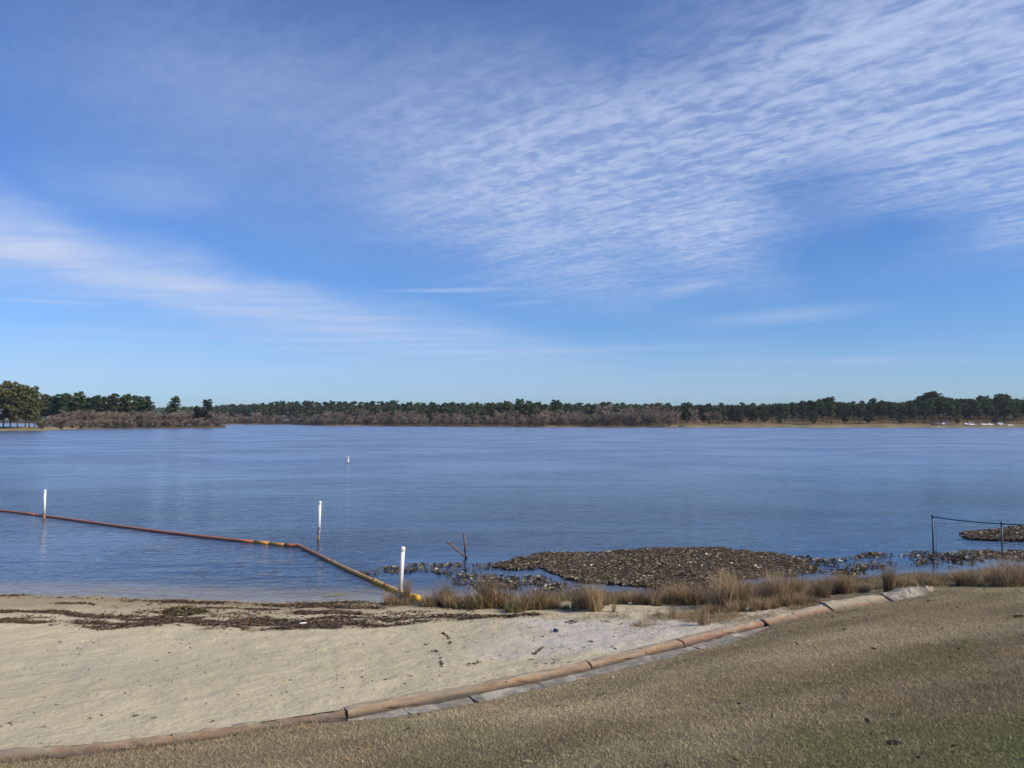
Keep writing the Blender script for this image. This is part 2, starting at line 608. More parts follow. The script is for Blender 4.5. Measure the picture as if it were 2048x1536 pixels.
# ------------------------------------------------------------------ shore shape
CURB_PIX = [(-400, 1538), (-200, 1526), (0, 1507), (200, 1489), (400, 1465), (600, 1434), (690, 1420), (830, 1394), (1000, 1364), (1175, 1326),
            (1290, 1299), (1360, 1281), (1450, 1260), (1530, 1241), (1580, 1230), (1650, 1215), (1720, 1203), (1765, 1195), (1830, 1184), (1872, 1179)]
CURB = [ground(px, py, ZC) for px, py in CURB_PIX]
_tail = [ground(2048, 1176, ZC), ground(2300, 1170, ZC)]
CXY = np.array([(-3000, CURB[0].y - 4.5), (-60, CURB[0].y - 4.5), (CURB[0].x - 6, CURB[0].y - 2.6)] + [(p.x, p.y) for p in CURB] + [(p.x, p.y) for p in _tail] + [(40, _tail[1].y + 3), (3000, _tail[1].y + 6)])
SHORE_PIX = [(-400, 1184), (-150, 1187), (0, 1190), (150, 1192), (300, 1196), (450, 1202), (600, 1205), (740, 1203), (800, 1206), (900, 1204), (1000, 1200),
             (1150, 1195), (1300, 1194), (1450, 1182), (1640, 1166), (1760, 1158), (1900, 1150), (2048, 1140), (2300, 1130)]
SXY = np.array([(p.x, p.y) for p in (ground(a, b, 0) for a, b in SHORE_PIX)])
SXY = np.vstack([[(-3000, SXY[0, 1] + 4), (-60, SXY[0, 1] + 2)], SXY, [(45, SXY[-1, 1] + 4), (3000, SXY[-1, 1] + 10)]])


def yc(x):
    return np.interp(x, CXY[:, 0], CXY[:, 1])


def ys(x):
    x = np.asarray(x, dtype=float)
    y = np.interp(x, SXY[:, 0], SXY[:, 1])
    return y + np.where(np.abs(x) < 40, (fnoise(x, x * 0, 0.9, 3, 5) - 0.5) * 0.5, 0)


_A = ground(690, 1420, ZC).x - 0.3
_B = ground(1540, 1238, ZC).x


def beach_z(x, y):
    x, y = np.asarray(x, float), np.asarray(y, float)
    c, s = yc(x), ys(x)
    f = np.clip((y - c) / np.maximum(s - c, 0.5), 0, 1)
    z = ZC * (1 - f) ** 1.05
    deep = np.maximum(y - s, 0)
    z = z - np.minimum(deep * 0.03 + np.maximum(deep - 1.5, 0) * 0.05, 1.6)
    rough = (fnoise(x, y, 1.4, 3, 1) - 0.5) * 0.07 + (fnoise(x, y, 5.0, 2, 9) - 0.5) * 0.035
    edge = np.clip((y - c) / 0.6, 0, 1) * np.clip((s - y) / 1.2, 0, 1)
    return z + rough * edge * (np.abs(x) < 60)


def lawn_z(x, y):
    x, y = np.asarray(x, float), np.asarray(y, float)
    d = (yc(x) - y) * 0.88
    ap = np.clip((x - _A) / 1.0, 0, 1) * np.clip((_B - x) / 1.0, 0, 1)
    d0 = d
    d = d + (fnoise(x, y, 1.1, 4, 221) - 0.5) * 0.5 * np.clip(1.5 - d, 0, 1) * (d > 0.12)
    z0 = np.interp(d, [-1, 0.30, 0.38, 0.6, 1.2, 2.2], [-0.28, -0.28, -0.15, -0.15, -0.105, -0.05]) * ap + np.interp(d, [-1, 0.08, 0.25, 1.2], [-0.12, -0.12, -0.08, -0.04]) * (1 - ap)
    z0 = z0 * (1 - np.clip((x - CURB[-1].x + 0.5) / 0.4, 0, 1))
    d = d0
    up = np.clip(d, 0, None) * 0.188
    up = np.where(up < 2.1, up, 2.1 + (1 - np.exp(-(up - 2.1) / 1.5)) * 1.2)
    b = ((fnoise(x, y, 0.35, 3, 3) - 0.5) * 0.16 + (fnoise(x, y, 2.5, 2, 4) - 0.5) * 0.03) * np.clip(d / 1.5, 0, 1) * (np.abs(x) < 60)
    return ZC + z0 + up + b


def axis(fine_lo, fine_hi, step, far, grow=1.35):
    a = list(np.arange(fine_lo, fine_hi + 1e-6, step))
    s = step
    while a[-1] < far:
        s *= grow
        a.append(a[-1] + s)
    b, s = [], step
    x = fine_lo
    while x > -far:
        s *= grow
        x -= s
        b.append(x)
    return np.array(b[::-1] + a)


def grid_faces(nr, nc):
    i = np.arange(nr - 1)[:, None] * nc + np.arange(nc - 1)[None, :]
    return np.stack([i, i + 1, i + nc + 1, i + nc], -1).reshape(-1, 4)


def blobmask(x, y, px, py, rx, ry, z=0.4):
    g = ground(px, py, z)
    return np.exp(-(((x - g.x) / rx) ** 2 + ((y - g.y) / ry) ** 2))


def path_dist(x, y, pts):
    """Distance of points to a polyline."""
    best = np.full(np.shape(x), 1e9)
    for a, b in zip(pts[:-1], pts[1:]):
        ax, ay, bx, by = a[0], a[1], b[0], b[1]
        dx, dy = bx - ax, by - ay
        tt = np.clip(((x - ax) * dx + (y - ay) * dy) / (dx * dx + dy * dy + 1e-9), 0, 1)
        best = np.minimum(best, np.hypot(x - ax - tt * dx, y - ay - tt * dy))
    return best


def beach_point(px, py):
    """Where the ray through a pixel of the photograph meets the beach."""
    z = 0.3
    for _ in range(12):
        g = ground(px, py, z)
        z = float(beach_z(g.x, g.y))
    return Vector((g.x, g.y, z))


def lawn_point(px, py):
    z = 1.0
    for _ in range(30):
        g = ground(px, py, z)
        z = 0.5 * z + 0.5 * float(lawn_z(g.x, g.y))
    return Vector((g.x, g.y, z))


WRACK = [  # (pixels along the band, half width m, density)
    ([(-60, 1226), (60, 1223), (130, 1225), (215, 1236), (300, 1240), (400, 1236)], 0.16, 0.9),
    ([(-20, 1243), (100, 1243), (170, 1246), (220, 1254), (300, 1247), (360, 1246), (430, 1246), (520, 1250), (640, 1249), (760, 1247), (860, 1240), (960, 1236)], 0.30, 1.2),
    ([(210, 1235), (300, 1238), (420, 1241), (540, 1240), (640, 1237), (700, 1237)], 0.20, 0.9),
    ([(420, 1254), (520, 1258), (640, 1254), (720, 1254), (800, 1249)], 0.2, 0.9),
    ([(590, 1226), (640, 1225), (690, 1228), (720, 1229)], 0.32, 1.3),
    ([(700, 1247), (800, 1240), (900, 1236), (1000, 1233), (1080, 1230)], 0.30, 1.1),
    ([(-60, 1192), (80, 1193), (200, 1199), (300, 1203), (420, 1209), (560, 1212), (640, 1215), (760, 1217)], 0.16, 0.45),
    ([(330, 1203), (450, 1207), (560, 1210), (640, 1209), (720, 1207), (800, 1210)], 0.30, 0.8),
    ([(320, 1216), (450, 1216), (560, 1220)], 0.10, 0.35),
    ([(90, 1206), (180, 1208), (240, 1213)], 0.1, 0.3),
    ([(200, 1228), (350, 1230), (500, 1232), (650, 1238), (800, 1232), (950, 1226)], 0.75, 0.10),
    ([(300, 1205), (450, 1208), (600, 1211), (780, 1213)], 0.45, 0.12),
    ([(876, 1258), (896, 1275), (904, 1300)], 0.07, 0.10),
    ([(845, 1284), (878, 1308), (886, 1345)], 0.05, 0.09),
    ([(935, 1332), (990, 1318), (1030, 1296)], 0.06, 0.08),
    ([(1060, 1320), (1085, 1296), (1110, 1290)], 0.06, 0.10),
    ([(1085, 1328), (1130, 1322)], 0.05, 0.12),
    ([(1170, 1280), (1215, 1290), (1230, 1298)], 0.05, 0.14),
    ([(1130, 1245), (1200, 1243), (1290, 1253)], 0.12, 0.10),
]
WRACK_W = [([tuple(beach_point(*q)[:2]) for q in pts], w, d) for pts, w, d in WRACK]


def build_ground():
    # beach and lake bed: one sheet, column by column from the curb down into the water
    xs = axis(-17.0, 16.0, 0.075, 3000)
    f = np.concatenate([np.linspace(0.0, 1.0, 130), 1.0 + np.linspace(0, 1, 60)[1:] ** 1.6 * 2.6])
    c, s = yc(xs), ys(xs)
    X = np.repeat(xs[None, :], len(f), 0)
    L = np.maximum(s - c, 0.5)
    Y = c[None, :] + 0.06 + f[:, None] * (L - 0.06)[None, :]
    Z = beach_z(X, Y)
    wet = np.clip(1 - (Z - 0.0) / 0.14, 0, 1) ** 0.8
    base = np.array([0.62, 0.545, 0.36])
    col = np.ones(X.shape + (3,)) * base
    nse = fnoise(X, Y, 0.5, 4, 21)
    col *= (0.88 + 0.24 * nse)[..., None]
    grey = blobmask(X, Y, 230, 1340, 2.4, 0.9)
    col = col * (1 - 0.3 * grey[..., None]) + 0.3 * grey[..., None] * np.array([0.40, 0.39, 0.32])
    white = np.clip(1.1 * blobmask(X, Y, 1190, 1292, 1.5, 0.9) + 0.9 * blobmask(X, Y, 1270, 1272, 1.3, 0.7) + 0.7 * blobmask(X, Y, 1440, 1238, 1.3, 0.35) + 0.6 * blobmask(X, Y, 1120, 1240, 1.2, 0.8)
                    + 0.6 * blobmask(X, Y, 1500, 1226, 0.9, 0.4) + 0.5 * blobmask(X, Y, 1080, 1330, 1.3, 0.35), 0, 1)
    white = np.clip(white * 1.6 * (0.35 + fnoise(X, Y, 1.5, 4, 31)), 0, 1)
    col = col * (1 - white[..., None]) + white[..., None] * np.array([0.66, 0.60, 0.50])
    weedy = np.clip(blobmask(X, Y, 1340, 1245, 2.2, 0.9) + blobmask(X, Y, 1560, 1215, 2.0, 0.8) * 1.2, 0, 1) * np.clip((fnoise(X, Y, 1.8, 4, 41) - 0.42) * 6, 0, 1)
    col = col * (1 - 0.7 * weedy[..., None]) + 0.7 * weedy[..., None] * np.array([0.22, 0.18, 0.115])
    # bank of dark earth under the reeds
    bank = np.clip((X - ground(850, 1200).x) / 1.5, 0, 1) * np.clip(1 - (s[None, :] - Y - 0.5) / 0.7, 0, 1)
    right = np.clip((X - ground(1480, 1200, 0.5).x) / 1.2, 0, 1)
    bank = np.clip(np.maximum(bank, right * 0.85), 0, 1) * np.clip(0.5 + fnoise(X, Y, 2.0, 3, 51), 0, 1)
    col = col * (1 - bank[..., None]) + bank[..., None] * np.array([0.12, 0.09, 0.055])
    sod = np.clip((X - ground(1850, 1180, 0.7).x) / 0.6, 0, 1)[..., None] * 0.9
    col = col * (1 - sod) + sod * np.array([0.17, 0.14, 0.075])
    # fine weed residue left along the drift lines
    dr = np.zeros(X.shape)
    near = (np.abs(X) < 20) & (f[:, None] <= 1.02) & (f[:, None] > 0.3)
    for pts, w, d in WRACK_W:
        q = path_dist(X[near], Y[near], pts)
        ww = w * (0.5 + 1.1 * fnoise(X[near], Y[near], 1.0, 3, 61))
        dr[near] = np.maximum(dr[near], np.clip(1.25 - q / ww, 0, 1) * min(1, d))
    dr = np.clip(dr * 2.4 * np.clip(fnoise(X, Y * 2.5, 1.6, 4, 71) * 2.4 - 0.75, 0, 1), 0, 1)
    col = col * (1 - 0.8 * dr[..., None]) + 0.8 * dr[..., None] * np.array([0.125, 0.09, 0.065])
    # damp sand is a darker, yellower sand
    wetc = np.array([0.27, 0.205, 0.115])
    wt = wet * np.clip((s[None, :] + 0.0 - Y + 1.0) / 0.6, 0, 1)
    wt = np.clip(wt, 0, 1) * 0.75
    col = col * (1 - wt[..., None]) + wt[..., None] * wetc
    pale = np.clip(blobmask(X, Y, 690, 1194, 1.3, 0.45, 0) + blobmask(X, Y, 560, 1199, 1.4, 0.3, 0) + 0.8 * blobmask(X, Y, 775, 1180, 0.7, 0.6, 0), 0, 1)
    col = col * (1 - 0.8 * pale[..., None]) + 0.8 * pale[..., None] * np.array([0.46, 0.42, 0.30])
    me = np_mesh('beach', np.stack([X, Y, Z], -1), grid_faces(len(f), len(xs))[:, ::-1].copy()[:, ::-1].copy(), M['sand'], col.reshape(-1, 3), True)
    tag(obj('beach', me), kind='structure')
    # lawn
    xs = axis(-14.0, 16.0, 0.12, 3000)
    k = np.concatenate([np.linspace(-0.12, 1.6, 22), np.linspace(1.6, 20, 110)[1:], 20 + np.geomspace(1, 3000, 14)])[::-1]
    X = np.repeat(xs[None, :], len(k), 0)
    Y = yc(xs)[None, :] - k[:, None]
    Z = lawn_z(X, Y)
    col = lawn_col(X, Y)
    me = np_mesh('lawn', np.stack([X, Y, Z], -1), grid_faces(len(k), len(xs)), M['soil'], col.reshape(-1, 3) * 0.85, True)
    tag(obj('lawn', me), kind='structure')


def lawn_col(X, Y):
    d = (yc(X) - Y) * 0.88
    tan = np.array([0.53, 0.445, 0.285])
    brown = np.array([0.40, 0.32, 0.195])
    green = np.array([0.225, 0.25, 0.10])
    n = 0.6 * fnoise(X, Y, 0.45, 4, 81) + 0.4 * fnoise(X * 0.5, Y * 1.6, 0.9, 3, 83)
    m = np.clip((n - 0.36) * 3.8, 0, 1)[..., None]
    col = brown * (1 - m) + tan * m
    al = X * 0.87 + Y * 0.5
    col = col * (0.80 + 0.40 * np.clip((fnoise(al * 0.22, d * 1.3, 0.7, 4, 87) - 0.25) * 2, 0, 1))[..., None]
    gz = np.clip((d - 5.6 + (fnoise(X, Y, 0.4, 3, 91) - 0.5) * 6) / 3.0, 0, 1) * np.clip((X + 1.5) / 5.0, 0.25, 1)
    patch = np.clip((fnoise(X, Y, 0.9, 4, 95) - 0.42) * 4, 0, 1) * np.clip((fnoise(X, Y, 0.22, 2, 97) - 0.4) * 4, 0, 1)
    g = np.clip(gz * 0.85 + patch * 0.4, 0, 0.9)
    gr = ground(1693, 1234, 0.72)
    g = np.maximum(g, 1.0 * np.exp(-(((X - gr.x) / 0.30) ** 2 + ((Y - gr.y) / 0.16) ** 2)))
    gr = ground(1985, 1176, 0.75)
    g = np.maximum(g, 0.8 * np.exp(-(((X - gr.x) / 1.2) ** 2 + ((Y - gr.y) / 0.25) ** 2)))
    return col * (1 - g[..., None]) + green * g[..., None]


build_ground()

# ------------------------------------------------------------------ lake water
def build_water():
    xs = axis(-17, 17, 0.25, 3600, 1.22)
    e = np.concatenate([np.arange(0, 10, 0.2), np.arange(10, 40, 0.7), np.geomspace(40, 3600, 40)])
    s = ys(xs)
    X = np.repeat(xs[None, :], len(e), 0)
    Y = (s - 0.35)[None, :] + e[:, None]
    depth = np.maximum(0.0 - beach_z(X, Y), 0)
    opac = 1 - np.exp(-depth * 8.0)
    chop = np.clip((e[:, None] - 12) / 60, 0, 1) ** 0.7 * np.ones(X.shape)
    calm = np.zeros(X.shape)
    # sheltered water behind the boom and among the plants lies calmer
    bx = [ground(*q) for q in ((-150, 1004), (0, 1021), (250, 1055), (597, 1092), (840, 1197))]
    by = np.interp(X, [b.x for b in bx], [b.y for b in bx])
    inside = np.clip((by - Y) / 1.5, 0, 1) * np.clip((bx[-1].x - X) / 1.0, 0, 1)
    calm = np.maximum(calm, inside * 0.42)
    marsh = np.clip((X - ground(720, 1150).x) / 1.0, 0, 1) * np.clip((ground(1000, 1095).y - Y) / 2.0, 0, 1)
    calm = np.maximum(calm, marsh * 0.8)
    me = np_mesh('lake', np.stack([X, Y, np.zeros_like(X)], -1), grid_faces(len(e), len(xs)), M['water'], smooth=True, attrs={'opacity': opac, 'calm': calm, 'chop': chop})
    tag(obj('lake', me), kind='structure')


build_water()

# ------------------------------------------------------------------ far shore
FAR_PX = [-1600, -400, 60, 110, 440, 560, 640, 760, 860, 1000, 1200, 1360, 1600, 1900, 2100, 3600]
FAR_R = [1050, 1100, 1100, 900, 800, 790, 640, 590, 555, 520, 500, 492, 486, 478, 470, 440]


def far_r(px):
    px = np.asarray(px, float)
    return np.interp(px, FAR_PX, FAR_R) * (1 + 0.012 * np.sin(px * 0.045) + 0.008 * np.sin(px * 0.13 + 1))


def far_z(px, y):
    d = np.asarray(y, float) - far_r(px)
    rise = np.interp(px, [0, 1250, 1380, 2000], [0.012, 0.012, 0.045, 0.05])
    base = np.minimum(np.clip(d, 0, None) * 0.09, 0.9)
    return np.where(d < 0, d * 0.1, base + np.minimum(np.clip(d - 18, 0, 160) * rise, 8.0))


def build_far():
    px = np.concatenate([np.linspace(-1600, -100, 40), np.linspace(-100, 2150, 380)[1:], np.linspace(2150, 3600, 40)[1:]])
    k = np.concatenate([[-8, -2, 0, 2, 5, 9], np.linspace(12, 220, 60), np.geomspace(240, 5200, 14)])
    P = np.repeat(px[None, :], len(k), 0)
    Y = far_r(px)[None, :] + k[:, None]
    X = (P - CX) / FPX * Y
    Z = far_z(P, Y)
    Z = Z + (fnoise(X, Y, 0.05, 3, 101) - 0.5) * 0.8 * np.clip((k[:, None] - 5) / 20, 0, 1)
    tan = np.array([0.25, 0.21, 0.115])
    wood = np.array([0.10, 0.07, 0.04])
    straw = np.array([0.20, 0.14, 0.08])
    w = np.clip((1340 - P) / 40, 0, 1)
    deep = np.clip((k[:, None] - 26) / 15, 0, 1)
    col = tan * (1 - w[..., None]) + wood * w[..., None]
    r = (deep * (1 - w))[..., None]
    col = col * (1 - r) + straw * r
    sandy = (np.clip(1 - np.abs(k[:, None] - 3) / 4, 0, 1) * np.clip((fnoise(P, P * 0, 0.02, 3, 111) - 0.45) * 8, 0, 1))[..., None]
    col = col * (1 - sandy) + np.array([0.42, 0.32, 0.2]) * sandy
    me = np_mesh('far_bank', np.stack([X, Y, Z], -1), grid_faces(len(k), len(px)), M['far'], col.reshape(-1, 3), True)
    tag(obj('far_bank', me), kind='structure')


PT_PX = [-900, -300, 0, 80, 130, 200, 300, 400, 452]
PT_F = [300, 318, 330, 338, 392, 418, 440, 462, 474]      # front edge, metres ahead
PT_B = [520, 460, 420, 405, 455, 480, 490, 490, 480]      # back edge


def point_z(px, y):
    f, b = np.interp(px, PT_PX, PT_F), np.interp(px, PT_PX, PT_B)
    u = np.clip((np.asarray(y, float) - f) / np.maximum(b - f, 1), 0, 1)
    return -0.3 + 1.7 * np.clip(np.sin(u * PI), 0, 1) ** 0.5


def build_point():
    px = np.linspace(-900, 452, 260)
    u = np.linspace(0, 1, 24)
    f, b = np.interp(px, PT_PX, PT_F), np.interp(px, PT_PX, PT_B)
    f = f + np.sin(px * 0.09) * 2
    P = np.repeat(px[None, :], len(u), 0)
    Y = f[None, :] + u[:, None] * (b - f)[None, :]
    X = (P - CX) / FPX * Y
    Z = -0.3 + 1.7 * np.clip(np.sin(u[:, None] * PI), 0, 1) ** 0.5 + 0 * P
    tan = np.array([0.29, 0.235, 0.12])
    wood = np.array([0.10, 0.075, 0.045])
    w = np.clip((P - 150) / 60, 0, 1)[..., None]
    col = tan * (1 - w) + wood * w
    me = np_mesh('wooded_point', np.stack([X, Y, Z], -1), grid_faces(len(u), len(px)), M['far'], col.reshape(-1, 3), True)
    tag(obj('wooded_point', me), kind='structure')


build_far()
build_point()


# ------------------------------------------------------------------ trees
def cards(centres, size, rng, aspect=1.0, flat=0.0):
    """Leaf-sprays: one bent quad per centre, random direction. Returns verts (n*4,3), faces (n,4)."""
    n = len(centres)
    a = rng.normal(size=(n, 3))
    a[:, 2] *= (1 - flat)
    a /= np.linalg.norm(a, axis=1)[:, None] + 1e-9
    b = rng.normal(size=(n, 3))
    b -= a * (a * b).sum(1)[:, None]
    b /= np.linalg.norm(b, axis=1)[:, None] + 1e-9
    s = np.asarray(size).reshape(-1, 1) * (0.6 + 0.8 * rng.random((n, 1)))
    a, b = a * s * aspect, b * s
    nrm = np.cross(a, b)
    nrm /= np.linalg.norm(nrm, axis=1)[:, None] + 1e-9
    v = np.stack([centres - a, centres - b * 0.55 + nrm * s * 0.15, centres + a, centres + b * 0.55 + nrm * s * 0.15], 1)
    return v.reshape(-1, 3), np.arange(n * 4).reshape(-1, 4)


def pine_meshes(seed, h=20.0, low=0.42, wid=3.4, clumps=48, per=34, size=0.56, colour=(0.066, 0.09, 0.038)):
    r = np.random.default_rng(seed)
    mb = MB()
    lean = r.normal(0, 0.02, 2)
    pts = [(lean[0] * t * h + 0.15 * math.sin(3 * t + seed), lean[1] * t * h, t * h) for t in np.linspace(0, 0.97, 8)]
    mb.tube(pts, [0.30 * (1 - 0.85 * t) + 0.02 for t in np.linspace(0, 1, 8)], 7)
    cs, ax = [], []
    for i in range(clumps):
        t = low + (1 - low) * (i + r.random()) / clumps
        u = (t - low) / (1 - low)
        prof = wid * 1.12 * max(0.12, 1 - ((u - 0.52) / 0.60) ** 2) ** 0.55
        rr = prof * math.sqrt(r.random()) * (0.75 + 0.5 * r.random())
        th = r.random() * 2 * PI
        k = np.array([np.interp(t * h, [p[2] for p in pts], [p[0] for p in pts]), np.interp(t * h, [p[2] for p in pts], [p[1] for p in pts]), t * h])
        c = k + np.array([rr * math.cos(th), rr * math.sin(th), r.normal(0, 0.3)])
        if rr > 1.2:
            mb.tube([k - np.array([0, 0, 0.8]), (k + c) / 2 - np.array([0, 0, 0.35]), c], [0.07, 0.05, 0.02], 4, False)
        cs.append(c)
        ax.append((1.25 + 0.7 * r.random()) * (0.65 + 0.35 * math.sin(u * PI)))
    cen, shade = [], []
    for c, a in zip(cs, ax):
        d = r.normal(size=(per, 3))
        d /= np.linalg.norm(d, axis=1)[:, None]
        d *= (r.random((per, 1)) ** 0.45) * a * np.array([1.0, 1.0, 0.72])
        cen.append(c + d)
        shade += [0.75 + 0.5 * r.random()] * per
    cen = np.vstack(cen)
    v, f = cards(cen, size, r)
    sh = np.repeat(np.array(shade) * (0.85 + 0.3 * r.random(len(cen))), 4)[:, None]
    col = np.array(colour) * sh
    crown = np_mesh('crown', v, f, M['pine'], col)
    trunk = mb.mesh('trunk', M['bark'], True)
    return trunk, crown


def bare_meshes(seed, h=11.0, stems=5, spread=3.6, twigs=1500, colour=(0.19, 0.145, 0.115)):
    r = np.random.default_rng(seed)
    mb = MB()
    tips, dirs = [], []
    for s in range(stems):
        th = r.random() * 2 * PI
        out = spread * (0.25 + 0.75 * r.random())
        top = np.array([out * math.cos(th), out * math.sin(th), h * (0.66 + 0.3 * r.random()) * (1 - 0.10 * out / spread)])
        base = np.array([0.35 * math.cos(th), 0.35 * math.sin(th), 0])
        mid = base * 0.6 + top * 0.4 + r.normal(0, 0.3, 3)
        mb.tube([base, mid, top], [0.14, 0.09, 0.03], 5, False)
        for k in range(9):
            t = 0.25 + 0.75 * r.random()
            p = base * (1 - t) ** 2 + 2 * mid * t * (1 - t) + top * t * t
            d = r.normal(size=3)
            d[2] = abs(d[2]) * 0.8 + 0.3
            d /= np.linalg.norm(d)
            ln = (0.9 + 1.6 * r.random()) * h / 11
            mb.tube([p, p + d * ln], [0.05, 0.012], 3, False)
            tips += [p + d * ln * q for q in (0.35, 0.6, 0.8, 1.0)]
            dirs += [d] * 4
    tips, dirs = np.array(tips), np.array(dirs)
    i = r.integers(0, len(tips), twigs)
    o = tips[i] + r.normal(0, 0.22, (twigs, 3))
    d = dirs[i] + r.normal(0, 0.55, (twigs, 3))
    d[:, 2] = np.abs(d[:, 2]) * 0.6 + 0.25
    d /= np.linalg.norm(d, axis=1)[:, None]
    ln = (0.5 + 1.0 * r.random((twigs, 1))) * h / 11
    wv = np.cross(d, r.normal(size=(twigs, 3)))
    wv /= np.linalg.norm(wv, axis=1)[:, None]
    wv *= 0.055
    e = o + d * ln
    e[:, 2] = np.clip(e[:, 2], 0.2, h)
    v = np.stack([o - wv, o + wv, e + wv * 0.4, e - wv * 0.4], 1).reshape(-1, 3)
    col = np.repeat(np.array(colour) * (0.65 + 0.7 * r.random((twigs, 1))), 4, 0)
    tw = np_mesh('twigs', v, np.arange(twigs * 4).reshape(-1, 4), M['twig'], col)
    return mb.mesh('trunk', M['twig_bark'], True), tw


M['twig_bark'] = simple_mat('grey_bark', (0.16, 0.125, 0.105), 0.95, 0.1, dirt=(0.09, 0.07, 0.06), scale=1.5)

PINES = [pine_meshes(10 + i, 20, (0.30, 0.36, 0.26, 0.32, 0.38)[i], (3.3, 2.9, 3.8, 3.4, 3.0)[i]) for i in range(5)]
OLIVE = [pine_meshes(30 + i, 20, (0.22, 0.28, 0.2)[i], (4.4, 4.0, 4.9)[i], 80, 32, 0.5, (0.125, 0.135, 0.052)) for i in range(3)]
DARK = [pine_meshes(50 + i, 14, 0.16, (4.2, 4.8)[i], 60, 32, 0.5, (0.065, 0.075, 0.04)) for i in range(2)]
BARE = [bare_meshes(70 + i, 11, (5, 6, 7, 5)[i], (3.2, 3.8, 4.4, 2.8)[i], 1700, ((0.27, 0.225, 0.18), (0.28, 0.22, 0.175), (0.255, 0.225, 0.19), (0.285, 0.23, 0.18))[i]) for i in range(4)]
BUSH = [bare_meshes(90 + i, 5, 9, 2.6, 1500, ((0.26, 0.205, 0.16), (0.27, 0.235, 0.165))[i]) for i in range(2)]


def place_tree(name, meshes, proto_h, px, dist, top_py, zg, label, cat, group, widen=1.0):
    x = (px - CX) / FPX * dist
    h = CAM_H + (HORIZON - top_py) / FPX * dist - zg
    o = bpy.data.objects.new(name, None)
    COL.objects.link(o)
    o.location = (x, dist, zg - 0.15)
    sz = h / proto_h
    sw = sz * widen
    o.scale = (sw, sw, sz)
    o.rotation_euler = (0, 0, RNG.random() * 2 * PI)
    for nm, me in zip(('trunk', 'crown'), meshes):
        c = bpy.data.objects.new(nm, me)
        COL.objects.link(c)
        c.parent = o
    return tag(o, label, cat, group)


def pick(lst):
    return lst[RNG.integers(0, len(lst))]


ORD = 'first second third fourth fifth sixth seventh eighth ninth tenth eleventh twelfth thirteenth fourteenth fifteenth sixteenth seventeenth eighteenth nineteenth'.split()


def nth(i):
    if i < 19:
        return ORD[i]
    t, u = divmod(i + 1, 10)
    tens = ['', '', 'twent', 'thirt', 'fort', 'fift', 'sixt', 'sevent', 'eight', 'ninet'][t]
    return tens + ('ieth' if u == 0 else 'y-' + ORD[u - 1])


